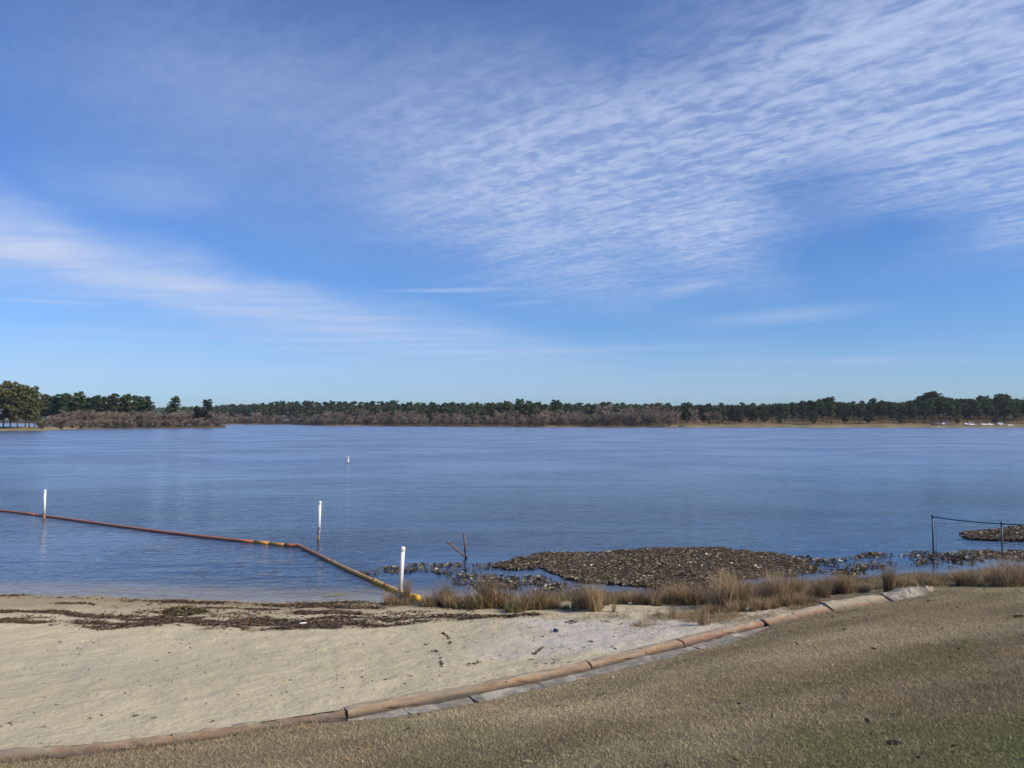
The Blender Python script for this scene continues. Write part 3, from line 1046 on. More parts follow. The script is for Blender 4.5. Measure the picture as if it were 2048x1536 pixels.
def build_trees():
    def pz(px, d):
        return float(point_z(px, d))

    # --- big olive-green pines at the near left
    g = 'big pines at the left edge on the near point'
    for i, (px, d, top, lab) in enumerate([
        (-70, 372, 768, None), (-42, 352, 771, None), (-18, 360, 765, 'olive-green pine cut by the left edge of the picture, tallest of the near point'),
        (8, 350, 764, 'tall olive pine at the far left with a flat crown top'), (22, 372, 766, None),
        (36, 346, 772, 'broad olive-green pine in the middle of the near left clump'), (52, 362, 772, None),
        (60, 348, 775, 'rounded olive pine on the right edge of the near left clump'), (70, 372, 789, 'low olive pine at the right foot of the near left clump, beside the grey bush')]):
        place_tree('pine_tree', pick(OLIVE), 20, px, d, top, pz(px, d), lab or nth(i) + ' olive-green pine from the left within the big near left clump', 'tree', g, 1.0)
    # --- row of dark pines behind the bare thicket on the point
    g = 'dark pines behind the bare thicket on the left point'
    row = [(84, 793), (92, 790), (104, 792), (114, 797), (124, 789), (134, 788), (147, 797), (158, 785), (170, 797), (181, 796), (193, 791),
           (204, 799), (214, 794), (226, 788), (237, 797), (247, 791), (257, 789), (267, 792), (278, 794), (288, 793), (296, 800)]
    for i, (px, top) in enumerate(row):
        d = 440 + 25 * RNG.random() + (px - 80) * 0.12
        lab = {7: 'pine with the highest rounded crown in the row above the bare left thicket'}.get(i, nth(i) + ' dark green pine from the left in the row behind the bare left thicket')
        place_tree('pine_tree', pick(PINES), 20, px, d, top, 0.8, lab, 'tree', g, 1.12)
    place_tree('pine_tree', PINES[0], 20, 348, 470, 793, 0.8, 'lone tall pine standing clear above the bare thicket, first right of the dark row', 'tree', None, 1.05)
    place_tree('pine_tree', PINES[2], 20, 340, 478, 808, 0.8, 'shorter pine tucked against the lone tall pine above the thicket', 'tree', None, 1.0)
    place_tree('pine_tree', PINES[3], 20, 414, 474, 799, 0.8, 'pine with a wide open crown near the tip of the left point', 'tree', None, 1.15)
    place_tree('pine_tree', PINES[1], 20, 396, 478, 812, 0.8, 'low pine just left of the wide-crowned pine near the tip of the point', 'tree', None, 1.0)
    # --- bare thicket on the point
    g = 'bare grey-brown trees of the thicket on the left point'
    for i, px in enumerate(np.sort(np.arange(98, 446, 9.0) + RNG.normal(0, 2, 39))):
        f = np.interp(px, PT_PX, PT_F)
        d = f + 6 + 22 * RNG.random()
        top = np.interp(px, [98, 130, 180, 250, 330, 420, 446], [832, 823, 819, 822, 821, 822, 832]) + RNG.normal(0, 2.2)
        place_tree('bare_tree', pick(BARE), 11, px, d, top, 0.6, nth(i) + ' leafless tree from the left in the bare thicket on the left point', 'tree', g, 1.5)
    for px, top in [(84, 836)]:
        place_tree('bush', BUSH[1], 5, px, 350, top, 0.5, 'pale grey-green bush alone at the water by the near left pines', 'bush', None, 1.1)
    for i, px in enumerate(np.arange(120, 446, 15)):
        f = np.interp(px, PT_PX, PT_F)
        place_tree('bush', pick(BUSH), 5, px + RNG.normal(0, 3), f + 3 + 3 * RNG.random(), 838 + RNG.normal(0, 2.5), 0.4, nth(i) + ' low bush from the left along the water edge of the left point', 'bush', 'low bushes along the left point', 1.3)
    # --- far ridge of pines, middle
    g = 'pines along the distant ridge in the middle'
    px = 436.0
    special = {1014: (803, 'pine just left of the tallest crowns in the middle of the far ridge'), 1040: (798, 'tallest dark pine on the middle of the far ridge'),
               1060: (802, 'round-topped pine right beside the tallest one of the middle ridge'), 1112: (800, 'slim pine standing up alone right of the middle ridge top'),
               1210: (804, 'wide dark pine above the tallest bare trees, right of the middle ridge')}
    sp = list(special.items())
    ridge = []
    while px < 1345:
        ridge.append(px)
        px += 11.5 + 5 * RNG.random()
    for px in ridge:
        lab = (nth(len([q for q in ridge if px < q < 1040])) + ' small dark pine to the left of the tallest one on the distant middle ridge') if px < 1040 else (nth(len([q for q in ridge if 1040 <= q < px])) + ' small dark pine to the right of the tallest one on the distant middle ridge')
        d = far_r(px) + 75 + 50 * RNG.random()
        top = np.interp(px, [430, 520, 560, 640, 720, 850, 1000, 1100, 1300, 1345], [811, 808, 803, 804, 805, 806, 806, 807, 807, 806]) + RNG.normal(0, 1.6)
        place_tree('pine_tree', pick(PINES), 20, px, float(d), top, float(far_z(px, d)), lab, 'tree', g, 1.2)
    for x0, (top, lab) in sp:
        d = float(far_r(x0) + 55)
        place_tree('pine_tree', pick(PINES), 20, x0, d, top, float(far_z(x0, d)), lab, 'tree', None, 1.2)
    # --- bare trees along the far middle shore
    g = 'bare trees along the distant middle shore'
    for row_i in range(3):
        px = 440.0 + row_i * 5
        i = -1
        while px < 1345:
            i += 1
            d = float(far_r(px) + 8 + row_i * 18 + 8 * RNG.random())
            top = np.interp(px, [430, 520, 600, 700, 780, 860, 960, 1050, 1120, 1200, 1250, 1340], [824, 820, 824, 817, 817, 822, 822, 818, 815, 811, 809, 813])
            top += (2 - row_i) * 6 + RNG.normal(0, 3)
            place_tree('bare_tree', pick(BARE), 11, px, d, min(top, 838), float(far_z(px, d)), nth(i) + ' leafless tree from the left in the ' + ('front', 'middle', 'back')[row_i] + ' row along the distant middle shore', 'tree', g, 1.5)
            px += (18 + 9 * RNG.random()) * (1.0, 1.1, 1.8)[row_i]
    place_tree('bare_tree', BARE[1], 11, 1298, float(far_r(1298) + 45), 804, 1.0, 'reddish leafless tree with the highest crown near the start of the meadow', 'tree', None, 1.0)
    # --- evergreen oaks by the meadow
    for i, (px, top, lab) in enumerate([(1372, 806, 'dark evergreen at the left end of the far meadow, above the teal boat'), (1405, 812, None), (1442, 815, None), (1468, 812, None), (1505, 816, 'squat round dark oak on the meadow edge of the far shore'), (1528, 820, None)]):
        d = float(far_r(px) + 48 + 12 * RNG.random())
        place_tree('evergreen_oak', DARK[i % 2], 14, px, d, top, float(far_z(px, d)), lab or nth(i) + ' dark evergreen from the left behind the left part of the far meadow', 'tree', 'dark evergreen trees behind the left end of the far meadow', 1.0)
    for i, (px, top) in enumerate([(1350, 812), (1390, 815), (1420, 820), (1436, 818)]):
        d = float(far_r(px) + 30)
        place_tree('bare_tree', pick(BARE), 11, px, d, top, float(far_z(px, d)), nth(i) + ' leafless grey tree from the left among the evergreens by the far meadow', 'tree', 'bare trees at the left end of the far meadow', 1.0)
    # --- pines right, three rows on the rising bank
    g = 'pines of the dark wood on the right far shore'
    tops_x = [1340, 1440, 1540, 1600, 1640, 1655, 1672, 1700, 1740, 1770, 1800, 1830, 1850, 1868, 1890, 1920, 1950, 1985, 2005, 2030, 2100]
    tops_y = [808, 807, 805, 802, 798, 796, 799, 803, 803, 799, 801, 796, 790, 785, 791, 797, 795, 796, 790, 796, 793]
    SEGS = [(0, 'above the teal boat'), (1440, 'behind the squat oak of the far meadow'), (1530, 'just right of the squat meadow oak'), (1610, 'around the first high crown of the wood'),
            (1700, 'in the dip of the wood'), (1780, 'left of the tallest pine of the wood'), (1850, 'over the maroon and grey cars'), (1905, 'over the left pair of white cars'),
            (1953, 'over the touching pair of white cars'), (1990, 'at the right edge over the last white van')]
    for row_i in range(3):
        px = 1345.0 + row_i * 6
        seg, i = None, 0
        while px < 2085:
            sg = [nm for a, nm in SEGS if a <= px][-1]
            i = i + 1 if sg == seg else 0
            seg = sg
            lab = nth(i) + (' front-row', ' middle-row', ' back-row')[row_i] + ' pine from the left ' + sg
            d = float(far_r(px) + (44, 74, 110)[row_i] + 22 * RNG.random())
            top = np.interp(px, tops_x, tops_y) + (8, 4, 1.0)[row_i] + RNG.normal(0, 2.2)
            place_tree('pine_tree', pick(PINES), 20, px, d, top, float(far_z(px, d)), lab, 'tree', g, 1.25)
            px += (19, 18, 20)[row_i] * (0.7 + 0.6 * RNG.random())
    for px, top, lab in [(1866, 783, 'tallest pine above the far right wood, over the parked cars'), (1654, 796, 'pine crown standing a little above the wood, left of the far right hill'), (2006, 788, 'high pine crown near the right edge above the parked cars')]:
        d = float(far_r(px) + 70)
        place_tree('pine_tree', PINES[2], 20, px, d, top, float(far_z(px, d)), lab, 'tree', None, 1.25)
    for i, px in enumerate((1480, 1560, 1625, 1690, 1735, 1800, 1915, 1990)):
        d = float(far_r(px) + 36 + 8 * RNG.random())
        place_tree('evergreen_oak', pick(DARK), 14, px, d, 822 + RNG.normal(0, 4), float(far_z(px, d)), nth(i) + ' low bushy dark tree from the left in front of the far right pines', 'tree', 'low bushy trees in front of the right wood', 0.85)
    # --- the wood behind reads as one mass
    n = 2600
    P = RNG.uniform(-60, 2120, n)
    D = far_r(P) + np.where(P > 1340, RNG.uniform(90, 190, n), RNG.uniform(55, 170, n))
    top = np.where(P < 430, 812, np.where(P < 1340, 807.5, np.interp(P, tops_x, tops_y) + 2))
    top = top + np.abs(RNG.normal(0, 2.5, n))
    zt = CAM_H + (HORIZON - top) / FPX * D
    zg = far_z(P, D)
    cen, sh = [], []
    per = 46
    for i in range(n):
        h = zt[i] - zg[i]
        q = RNG.random((per, 3))
        th = q[:, 0] * 2 * PI
        rad = 3.2 * np.sqrt(q[:, 1])
        lo_ = 0.04 if (P[i] < 1340 or D[i] - far_r(P[i]) > 130) else 0.3
        zz = zg[i] + h * (lo_ + (1 - lo_) * q[:, 2] ** 0.8) - rad * 0.35 * q[:, 2]
        cen.append(np.stack([(P[i] - CX) / FPX * D[i] + rad * np.cos(th), D[i] + rad * np.sin(th), zz], 1))
        sh.append(np.full(per, 0.7 + 0.6 * RNG.random()))
    cen, sh = np.vstack(cen), np.concatenate(sh)
    v, f = cards(cen, 0.85, RNG)
    col = np.repeat(np.array([0.07, 0.085, 0.042]) * sh[:, None], 4, 0)
    o = obj('far_forest', np_mesh('far_forest', v, f, M['wood'], col))
    tag(o, 'dark pine forest massed behind the tree line of the far shore', 'forest', None, 'stuff')


build_trees()

# ------------------------------------------------------------------ curb
def curb_path():
    pts = [np.array((p.x, p.y)) for p in CURB]
    # resample finely
    P = np.array(pts)
    seg = np.hypot(*np.diff(P, axis=0).T)
    s = np.concatenate([[0], np.cumsum(seg)])
    return P, s


def build_curb():
    P, S = curb_path()
    root = empty('concrete_curb', (CURB[6].x, CURB[6].y, ZC), 'long rust-stained concrete curb in cracked lengths between the sand and the brown lawn', 'curb')
    pxs = np.array([p[0] for p in CURB_PIX])

    def s_at(px):
        return float(np.interp(px, pxs, S))

    def at(s):
        x, y = np.interp(s, S, P[:, 0]), np.interp(s, S, P[:, 1])
        x2, y2 = np.interp(s + 0.4, S, P[:, 0]), np.interp(s + 0.4, S, P[:, 1])
        x1, y1 = np.interp(s - 0.4, S, P[:, 0]), np.interp(s - 0.4, S, P[:, 1])
        t = np.array((x2 - x1, y2 - y1))
        t /= np.linalg.norm(t)
        return np.array((x, y)), t, np.array((t[1], -t[0]))      # normal points to the lawn

    prof_n = [(-0.15, -0.30), (-0.145, -0.02), (-0.12, 0.008), (-0.05, 0.02), (0.01, 0.018), (0.055, 0.002), (0.08, -0.022), (0.092, -0.055), (0.1, -0.34)]
    prof_t = [(-0.15, -0.30), (-0.14, 0.0), (-0.12, 0.02), (-0.05, 0.04), (0.0, 0.03), (0.08, -0.01), (0.20, -0.06), (0.27, -0.10), (0.28, -0.34)]
    prof_g = [(0.106, -0.30), (0.106, -0.078), (0.2, -0.088), (0.30, -0.084), (0.40, -0.078), (0.41, -0.30)]

    def sweep(prof, s0, s1, name, mat, dz=0.0, tilt=0.0, dn=0.0, rough=0.009, seed=0, dn1=None):
        r = np.random.default_rng(seed)
        n = max(5, int((s1 - s0) / 0.14))
        v, k = [], len(prof)
        for i in range(n + 1):
            q = i / n
            s = s0 + (s1 - s0) * q
            c, t, nn = at(s)
            wob = (fnoise(np.array([s * 1.3]), np.array([3.1]), 1.0, 3, 7)[0] - 0.5) * 0.03
            settle = (fnoise(np.array([s * 0.8]), np.array([9.7]), 1.0, 3, 8)[0] - 0.5) * 0.05
            for (a, z) in prof:
                if i in (0, n):
                    inset = 0.003
                    c2 = c + t * (r.normal(0, 0.004) + (inset if i == 0 else -inset))
                else:
                    c2 = c
                off = a + dn + ((dn1 or dn) - dn) * q + wob + r.normal(0, rough)
                p = c2 + nn * off
                v.append((p[0], p[1], ZC + z + dz + tilt * (q - 0.5) + (settle + r.normal(0, rough)) * (z > -0.28)))
        f = []
        for i in range(n):
            for j in range(k - 1):
                f.append((i * k + j, (i + 1) * k + j, (i + 1) * k + j + 1, i * k + j + 1))
        f.append(tuple(range(k)))
        f.append(tuple(n * k + j for j in range(k))[::-1])
        return part(name, np.array(v), f, mat, root)

    blocks = [(-330, -60, 'curb_old'), (-60, 150, 'curb_old'), (150, 345, 'curb'), (345, 520, 'curb_old'), (520, 690, 'curb_old'), (690, 860, 'curb'), (860, 1010, 'curb_old'),
              (1010, 1175, 'curb'), (1175, 1285, 'curb'), (1285, 1360, 'curb'), (1360, 1440, 'curb_red'), (1440, 1520, 'curb_red')]
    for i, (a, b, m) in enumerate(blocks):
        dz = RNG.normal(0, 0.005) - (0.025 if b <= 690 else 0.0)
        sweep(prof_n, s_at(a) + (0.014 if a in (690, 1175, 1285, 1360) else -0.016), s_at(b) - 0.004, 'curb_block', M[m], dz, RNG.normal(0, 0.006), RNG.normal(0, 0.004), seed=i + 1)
    # heaved and broken lengths at the far end
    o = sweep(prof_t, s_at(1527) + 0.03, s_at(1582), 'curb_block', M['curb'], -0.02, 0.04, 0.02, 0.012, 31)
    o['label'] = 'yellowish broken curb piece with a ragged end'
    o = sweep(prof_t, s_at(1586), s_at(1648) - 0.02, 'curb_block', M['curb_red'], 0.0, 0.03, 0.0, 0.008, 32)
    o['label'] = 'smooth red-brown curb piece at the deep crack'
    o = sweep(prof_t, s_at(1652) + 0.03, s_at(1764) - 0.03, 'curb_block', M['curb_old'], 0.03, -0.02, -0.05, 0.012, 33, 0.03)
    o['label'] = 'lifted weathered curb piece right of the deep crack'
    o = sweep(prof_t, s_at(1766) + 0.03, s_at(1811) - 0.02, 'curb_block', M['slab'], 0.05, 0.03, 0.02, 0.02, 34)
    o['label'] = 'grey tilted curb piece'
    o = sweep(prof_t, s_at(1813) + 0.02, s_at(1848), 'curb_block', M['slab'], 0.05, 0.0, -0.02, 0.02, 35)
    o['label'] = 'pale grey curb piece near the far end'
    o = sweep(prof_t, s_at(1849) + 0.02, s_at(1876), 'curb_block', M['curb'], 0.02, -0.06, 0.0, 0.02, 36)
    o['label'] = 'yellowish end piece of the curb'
    # grey gutter apron
    cuts = [690, 800, 930, 1060, 1175, 1290, 1372, 1450, 1535]
    for i, (a, b) in enumerate(zip(cuts[:-1], cuts[1:])):
        wd = 1.0 if i not in (5, 6) else 1.25
        pr = [(0.106 + (n - 0.106) * wd, z) for n, z in prof_g]
        sweep(pr, s_at(a) + 0.006, s_at(b) - 0.006, 'gutter_slab', M['slab'], RNG.normal(0, 0.006), RNG.normal(0, 0.01), 0.0, 0.006, 60 + i)
    # broken chips where the curb has split
    for px, py, sc in [(1288, 1304, 0.10), (1292, 1309, 0.07), (1524, 1243, 0.13), (1530, 1247, 0.09), (1650, 1222, 0.10)]:
        g = ground(px, py, ZC - 0.08)
        r = np.random.default_rng(px)
        v = r.normal(size=(14, 3))
        v /= np.linalg.norm(v, axis=1)[:, None]
        v = v * sc * np.array([1.2, 0.8, 0.7]) * (0.7 + 0.5 * r.random((14, 1))) + np.array(g)
        import bmesh
        bm = bmesh.new()
        for p in v:
            bm.verts.new(p - np.array(root.location))
        bmesh.ops.convex_hull(bm, input=bm.verts)
        me = bpy.data.meshes.new('concrete_chip')
        bm.to_mesh(me)
        bm.free()
        me.materials.append(M['slab'])
        obj('concrete_chip', me, root)


build_curb()


# ------------------------------------------------------------------ boom, poles, buoy, pipes, fence
def smooth_path(pts, n=8):
    pts = [Vector(p) for p in pts]
    out = []
    for i in range(len(pts) - 1):
        p0, p1, p2, p3 = pts[max(i - 1, 0)], pts[i], pts[i + 1], pts[min(i + 2, len(pts) - 1)]
        for k in range(n):
            t = k / n
            out.append(0.5 * ((2 * p1) + (p2 - p0) * t + (2 * p0 - 5 * p1 + 4 * p2 - p3) * t * t + (3 * p1 - p0 - 3 * p2 + p3) * t ** 3))
    out.append(pts[-1])
    return out


def split_at(path, fr):
    s = [0]
    for a, b in zip(path[:-1], path[1:]):
        s.append(s[-1] + (b - a).length)
    L = s[-1]
    res = []
    for f0, f1 in fr:
        seg = []
        for q in np.linspace(f0 * L, f1 * L, max(3, int((f1 - f0) * len(path)) + 2)):
            i = min(max(np.searchsorted(s, q) - 1, 0), len(path) - 2)
            t = (q - s[i]) / max(s[i + 1] - s[i], 1e-9)
            seg.append(path[i].lerp(path[i + 1], t))
        res.append(seg)
    return res


def build_boom():
    R = 0.058
    elbow = ground(597, 1091, 0.03)
    left = smooth_path([ground(a, b, 0.03) for a, b in ((-420, 983), (-200, 1001), (0, 1021), (90, 1032), (250, 1054), (400, 1072.5), (520, 1085), (575, 1090.5))] + [elbow], 6)
    right = smooth_path([elbow] + [ground(a, b, z) for a, b, z in ((640, 1112, 0.03), (700, 1141, 0.03), (760, 1167, 0.035), (800, 1184, 0.05))] + [at_dist(838, 1197, 19.9)], 6)
    root = empty('floating_pipe_boom', (elbow.x, elbow.y, 0), 'long floating pipe boom, rust brown at the left and yellow at its beached end', 'pipe boom')

    def tube(pts, r, mat, name, label=None, sides=12):
        m = MB()
        m.tube(pts, r, sides)
        o = m.part(name, M[mat], root, True)
        if label:
            o['label'] = label
        return o
    a, b, c, d = split_at(left, [(0, 0.30), (0.30, 0.6), (0.6, 0.955), (0.968, 0.992)])
    tube(a, R, 'rust', 'pipe_section')
    tube(b, R, 'rust', 'pipe_section')
    tube(c, R, 'rust', 'pipe_section')
    tube(d, R, 'orange', 'pipe_section', 'orange stub beside the elbow')
    for f in (0.30, 0.6):
        p = split_at(left, [(f - 0.003, f + 0.003)])[0]
        tube(p, R * 1.14, 'rust', 'coupling')
    tube(split_at(left, [(0.953, 0.970)])[0], R * 1.2, 'orange', 'coupling')
    e0 = split_at(left, [(0.988, 1.0)])[0]
    e1 = split_at(right, [(0, 0.03)])[0]
    tube(e0 + e1[1:], R * 1.15, 'rust', 'elbow')
    s1, s2, s3, s4 = split_at(right, [(0.03, 0.36), (0.36, 0.715), (0.725, 0.79), (0.80, 0.975)])
    tube(s1, R, 'rust2', 'pipe_section')
    tube(s2, R, 'orange', 'pipe_section', 'orange stretch of pipe')
    tube(s3, R, 'yellow', 'pipe_section')
    tube(s4, R, 'yellow', 'pipe_section', 'bright yellow end of the pipe')
    for f0, f1, m in ((0.705, 0.73, 'orange'), (0.782, 0.805, 'rust')):
        tube(split_at(right, [(f0, f1)])[0], R * 1.17, m, 'coupling')
    p = split_at(right, [(0.965, 1.0)])[0]
    dr = (p[-1] - p[0]).normalized()
    tube([p[0], p[0] + dr * 0.02, p[-1] - dr * 0.05, p[-1] - dr * 0.015, p[-1]], [R * 1.1, R * 1.35, R * 1.4, R * 1.2, R * 0.6], 'yellow', 'end_cap', None, 16)


M['rust2'] = simple_mat('orange_brown_pipe', (0.52, 0.22, 0.085), 0.55, 0.35, dirt=(0.33, 0.13, 0.05), scale=2.0, lo=0.45, hi=0.75, amt=0.5)
build_boom()


def build_poles():
    specs = [((800, 1190), (806, 1093), 'white pipe pole standing beside the yellow end of the boom, nearest of the three', False),
             ((637, 1079), (640, 1002), 'white pipe pole with a brown waterline stain behind the bend of the boom', True),
             ((88, 1037), (90, 979), 'white pipe pole at the far left where the brown boom passes its foot', True)]
    for (bp, tp, lab, stained) in specs:
        b = ground(bp[0], bp[1], 0)
        t = at_dist(tp[0], tp[1], b.y + 0.03)
        ax = (t - b).normalized()
        root = empty('marker_pole', b, lab, 'pole', 'white marker poles of the swimming area')
        L = (t - b).length
        R = 0.056
        z0 = 0.16 if stained else 0.03
        m = MB()
        m.tube([b + ax * z0, b + ax * L * 0.5, b + ax * (L - 0.11)], R, 16)
        m.part('pipe', M['pvc'], root, True)
        m = MB()
        m.tube([b - ax * 0.7, b + ax * 0.0, b + ax * z0], [R, R * 1.002, R * 1.002], 16)
        m.part('stained_foot', M['stain'] if stained else M['pvc'], root, True)
        m = MB()
        m.tube([b + ax * (L - 0.12), b + ax * (L - 0.115), b + ax * (L - 0.035), b + ax * (L - 0.012), b + ax * L],
               [R * 1.06, R * 1.14, R * 1.14, R * 0.95, R * 0.5], 16)
        m.part('cap', M['pvc'], root, True)
        if bp[0] == 637:
            m = MB()
            q = b + ax * 0.42 + Vector((0.02, -0.055, 0))
            m.box((q.x - 0.025, q.y - 0.01, q.z - 0.05), (q.x + 0.025, q.y + 0.012, q.z + 0.05))
            m.part('bracket', M['stain'], root)


build_poles()


def build_buoy():
    b = ground(696, 927, 0)
    root = empty('buoy', b, 'small white cylindrical buoy out alone on the open lake', 'buoy')
    r = 0.10
    m = MB()
    m.tube([b + Vector((0, 0, z)) for z in (0.10, 0.14, 0.5)], [r * 0.9, r, r], 16)
    m.part('float', M['pvc'], root, True)
    m = MB()
    m.tube([b + Vector((0, 0, z)) for z in (0.50, 0.56)], r * 0.82, 16)
    m.part('band', M['dark'], root, True)
    m = MB()
    m.tube([b + Vector((0, 0, z)) for z in (0.56, 0.58, 0.68, 0.72)], [r * 0.9, r * 1.05, r, r * 0.5], 16)
    m.part('cap', M['pvc'], root, True)
    m = MB()
    m.tube([b + Vector((0, 0, z)) for z in (-0.4, 0.0, 0.10)], [r * 0.95] * 3, 16)
    m.part('stained_foot', M['stain'], root, True)


build_buoy()


def build_stakes():
    b = ground(931, 1114, 0)
    t = at_dist(928, 1067, b.y)
    root = empty('iron_pipe', b, 'rusty upright iron pipe standing in the water left of the floating leaves', 'pipe')
    m = MB()
    d = (t - b)
    m.tube([b - d * 0.5, b + d * 0.24], 0.026, 10)
    m.part('wet_foot', M['dark'], root, True)
    m = MB()
    m.tube([b + d * 0.24, t], 0.03, 10)
    m.part('shaft', M['old_rust'], root, True)
    m = MB()
    m.tube([t - d * 0.03, t + d * 0.01], 0.034, 10)
    m.part('rim', M['old_rust'], root, True)
    b2 = ground(934, 1116, 0)
    t2 = at_dist(895, 1084, b2.y - 0.25)
    d = t2 - b2
    root = empty('iron_pipe', b2, 'rusty iron pipe leaning to the left from the foot of the upright one', 'pipe')
    m = MB()
    m.tube([b2 - d * 0.35, b2 + d * 0.12], 0.027, 10)
    m.part('wet_foot', M['dark'], root, True)
    m = MB()
    m.tube([b2 + d * 0.12, t2], 0.03, 10)
    m.part('shaft', M['old_rust'], root, True)
    m = MB()
    m.tube([t2 - d * 0.05, t2 + d * 0.01], 0.036, 10)
    m.part('rim', M['old_rust'], root, True)


build_stakes()


def build_fence():
    p1 = ground(1866, 1106, 0)
    t1 = at_dist(1865, 1033, p1.y)
    p2 = at_dist(2003, 1047, p1.y - 1.6)
    p3 = at_dist(2085, 1050, p1.y - 2.3)
    p4 = at_dist(2210, 1056, p1.y - 3.4)
    root = empty('metal_fence', p1, 'dark metal fence frame with a sagging top rail standing in the water at right', 'fence')
    for t in (t1, p2, p3, p4):
        m = MB()
        m.tube([(t.x, t.y, -0.6), (t.x, t.y, t.z * 0.5), (t.x, t.y, t.z)], 0.028, 10)
        post = m.part('post', M['galv'], root, True)
        m = MB()
        m.tube([(t.x, t.y, t.z), (t.x, t.y, t.z + 0.02), (t.x, t.y, t.z + 0.055), (t.x, t.y, t.z + 0.08)], [0.04, 0.042, 0.03, 0.008], 10)
        m.part('post_cap', M['galv'], root, True).parent = post
    for a, b, sag in ((t1, p2, 0.03), (p2, p3, 0.01), (p3, p4, 0.02)):
        m = MB()
        m.tube([a.lerp(b, q) + Vector((0, 0, -sag * math.sin(q * PI) - 0.01)) for q in np.linspace(0, 1, 9)], 0.019, 8)
        m.part('top_rail', M['galv'], root, True)
    m = MB()
    m.tube([t1 + Vector((0.05, -0.02, -0.18)), t1 + Vector((0.10, -0.02, -0.45)), t1 + Vector((0.11, 0, -0.8)), t1 + Vector((0.09, 0, -1.25))], 0.006, 5)
    m.part('loose_wire', M['galv'], root, True)
    m = MB()
    m.tube([t1 + Vector((0, 0, -0.17)), t1 + Vector((0.09, 0, -0.17))], 0.02, 6)
    m.part('bracket', M['galv'], root, True)


build_fence()


# ------------------------------------------------------------------ cars and boat on the far bank
def build_car(px, dist, rot, paint, label, van=False):
    x = (px - CX) / FPX * dist
    z = float(far_z(px, dist)) + 0.1
    root = empty('parked_car', (x, dist, z), label, 'car', 'cars parked along the far right bank')
    root.rotation_euler = (0, 0, rot)
    hh = 1.9 if van else 1.48
    prof = [(-2.2, 0.35), (-2.25, 0.75), (-2.1, 0.98), (-1.55, 1.02)] + ([(-1.45, hh), (1.2, hh), (1.6, 1.05)] if van else [(-0.95, hh), (0.45, hh), (1.15, 1.0)]) + [(2.05, 0.88), (2.25, 0.65), (2.2, 0.35)]

    def loft(prof, hw, inset):
        v, k = [], len(prof)
        for s in (-1, -0.86, 0.86, 1):
            for (a, b) in prof:
                ins = inset * max(0, (b - 0.95)) if abs(s) == 1 or abs(s) == 0.86 else 0
                edge = 0.06 if abs(s) == 1 else 0
                v.append((a * (1 - edge * 0.3), s * (hw - ins), b - edge * 0.5))
        f = []
        for i in range(3):
            for j in range(k):
                j2 = (j + 1) % k
                f.append((i * k + j, i * k + j2, (i + 1) * k + j2, (i + 1) * k + j))
        f.append(tuple(range(k))[::-1])
        f.append(tuple(3 * k + j for j in range(k)))
        return v, f
    v, f = loft(prof, 0.88, 0.3)
    obj('body', np_mesh('body', v, f, M[paint]), root)
    xr, xf = (-1.3, 1.25) if van else (-1.0, 0.75)
    for s in (-1, 1):
        y0, y1 = s * 0.885, s * (0.885 - 0.3 * (hh - 1.08))
        vv = [(xr - 0.2, y0, 1.04), (xf + 0.15, y0, 1.04), (xf - 0.25, y1, hh - 0.09), (xr + 0.1, y1, hh - 0.09)]
        vv += [(a, b - s * 0.03, c) for a, b, c in vv]
        obj('side_window', np_mesh('side_window', vv, [(0, 1, 2, 3), (4, 7, 6, 5), (0, 4, 5, 1), (1, 5, 6, 2), (2, 6, 7, 3), (3, 7, 4, 0)], M['glass']), root)
    a, b = ((1.24, hh - 0.06), (1.62, 1.08)) if van else ((0.50, hh - 0.05), (1.17, 1.03))
    ww = [(a[0], -0.66, a[1]), (a[0], 0.66, a[1]), (b[0], 0.78, b[1]), (b[0], -0.78, b[1])]
    ww += [(p[0] + 0.03, p[1], p[2] + 0.02) for p in ww]
    obj('windscreen', np_mesh('windscreen', ww, [(0, 1, 2, 3), (4, 7, 6, 5), (0, 4, 5, 1), (1, 5, 6, 2), (2, 6, 7, 3), (3, 7, 4, 0)], M['glass']), root)
    for wx in (-1.4, 1.4):
        for s in (-1, 1):
            m = MB()
            m.tube([(wx, s * 0.70, 0.33), (wx, s * 0.90, 0.33)], 0.33, 14)
            obj('wheel', m.mesh('wheel', M['tyre'], False), root)
    for s in (-1, 1):
        m = MB()
        m.box((2.16, s * 0.6 - 0.16, 0.64), (2.25, s * 0.6 + 0.16, 0.80))
        obj('headlight', m.mesh('headlight', M['pvc']), root)


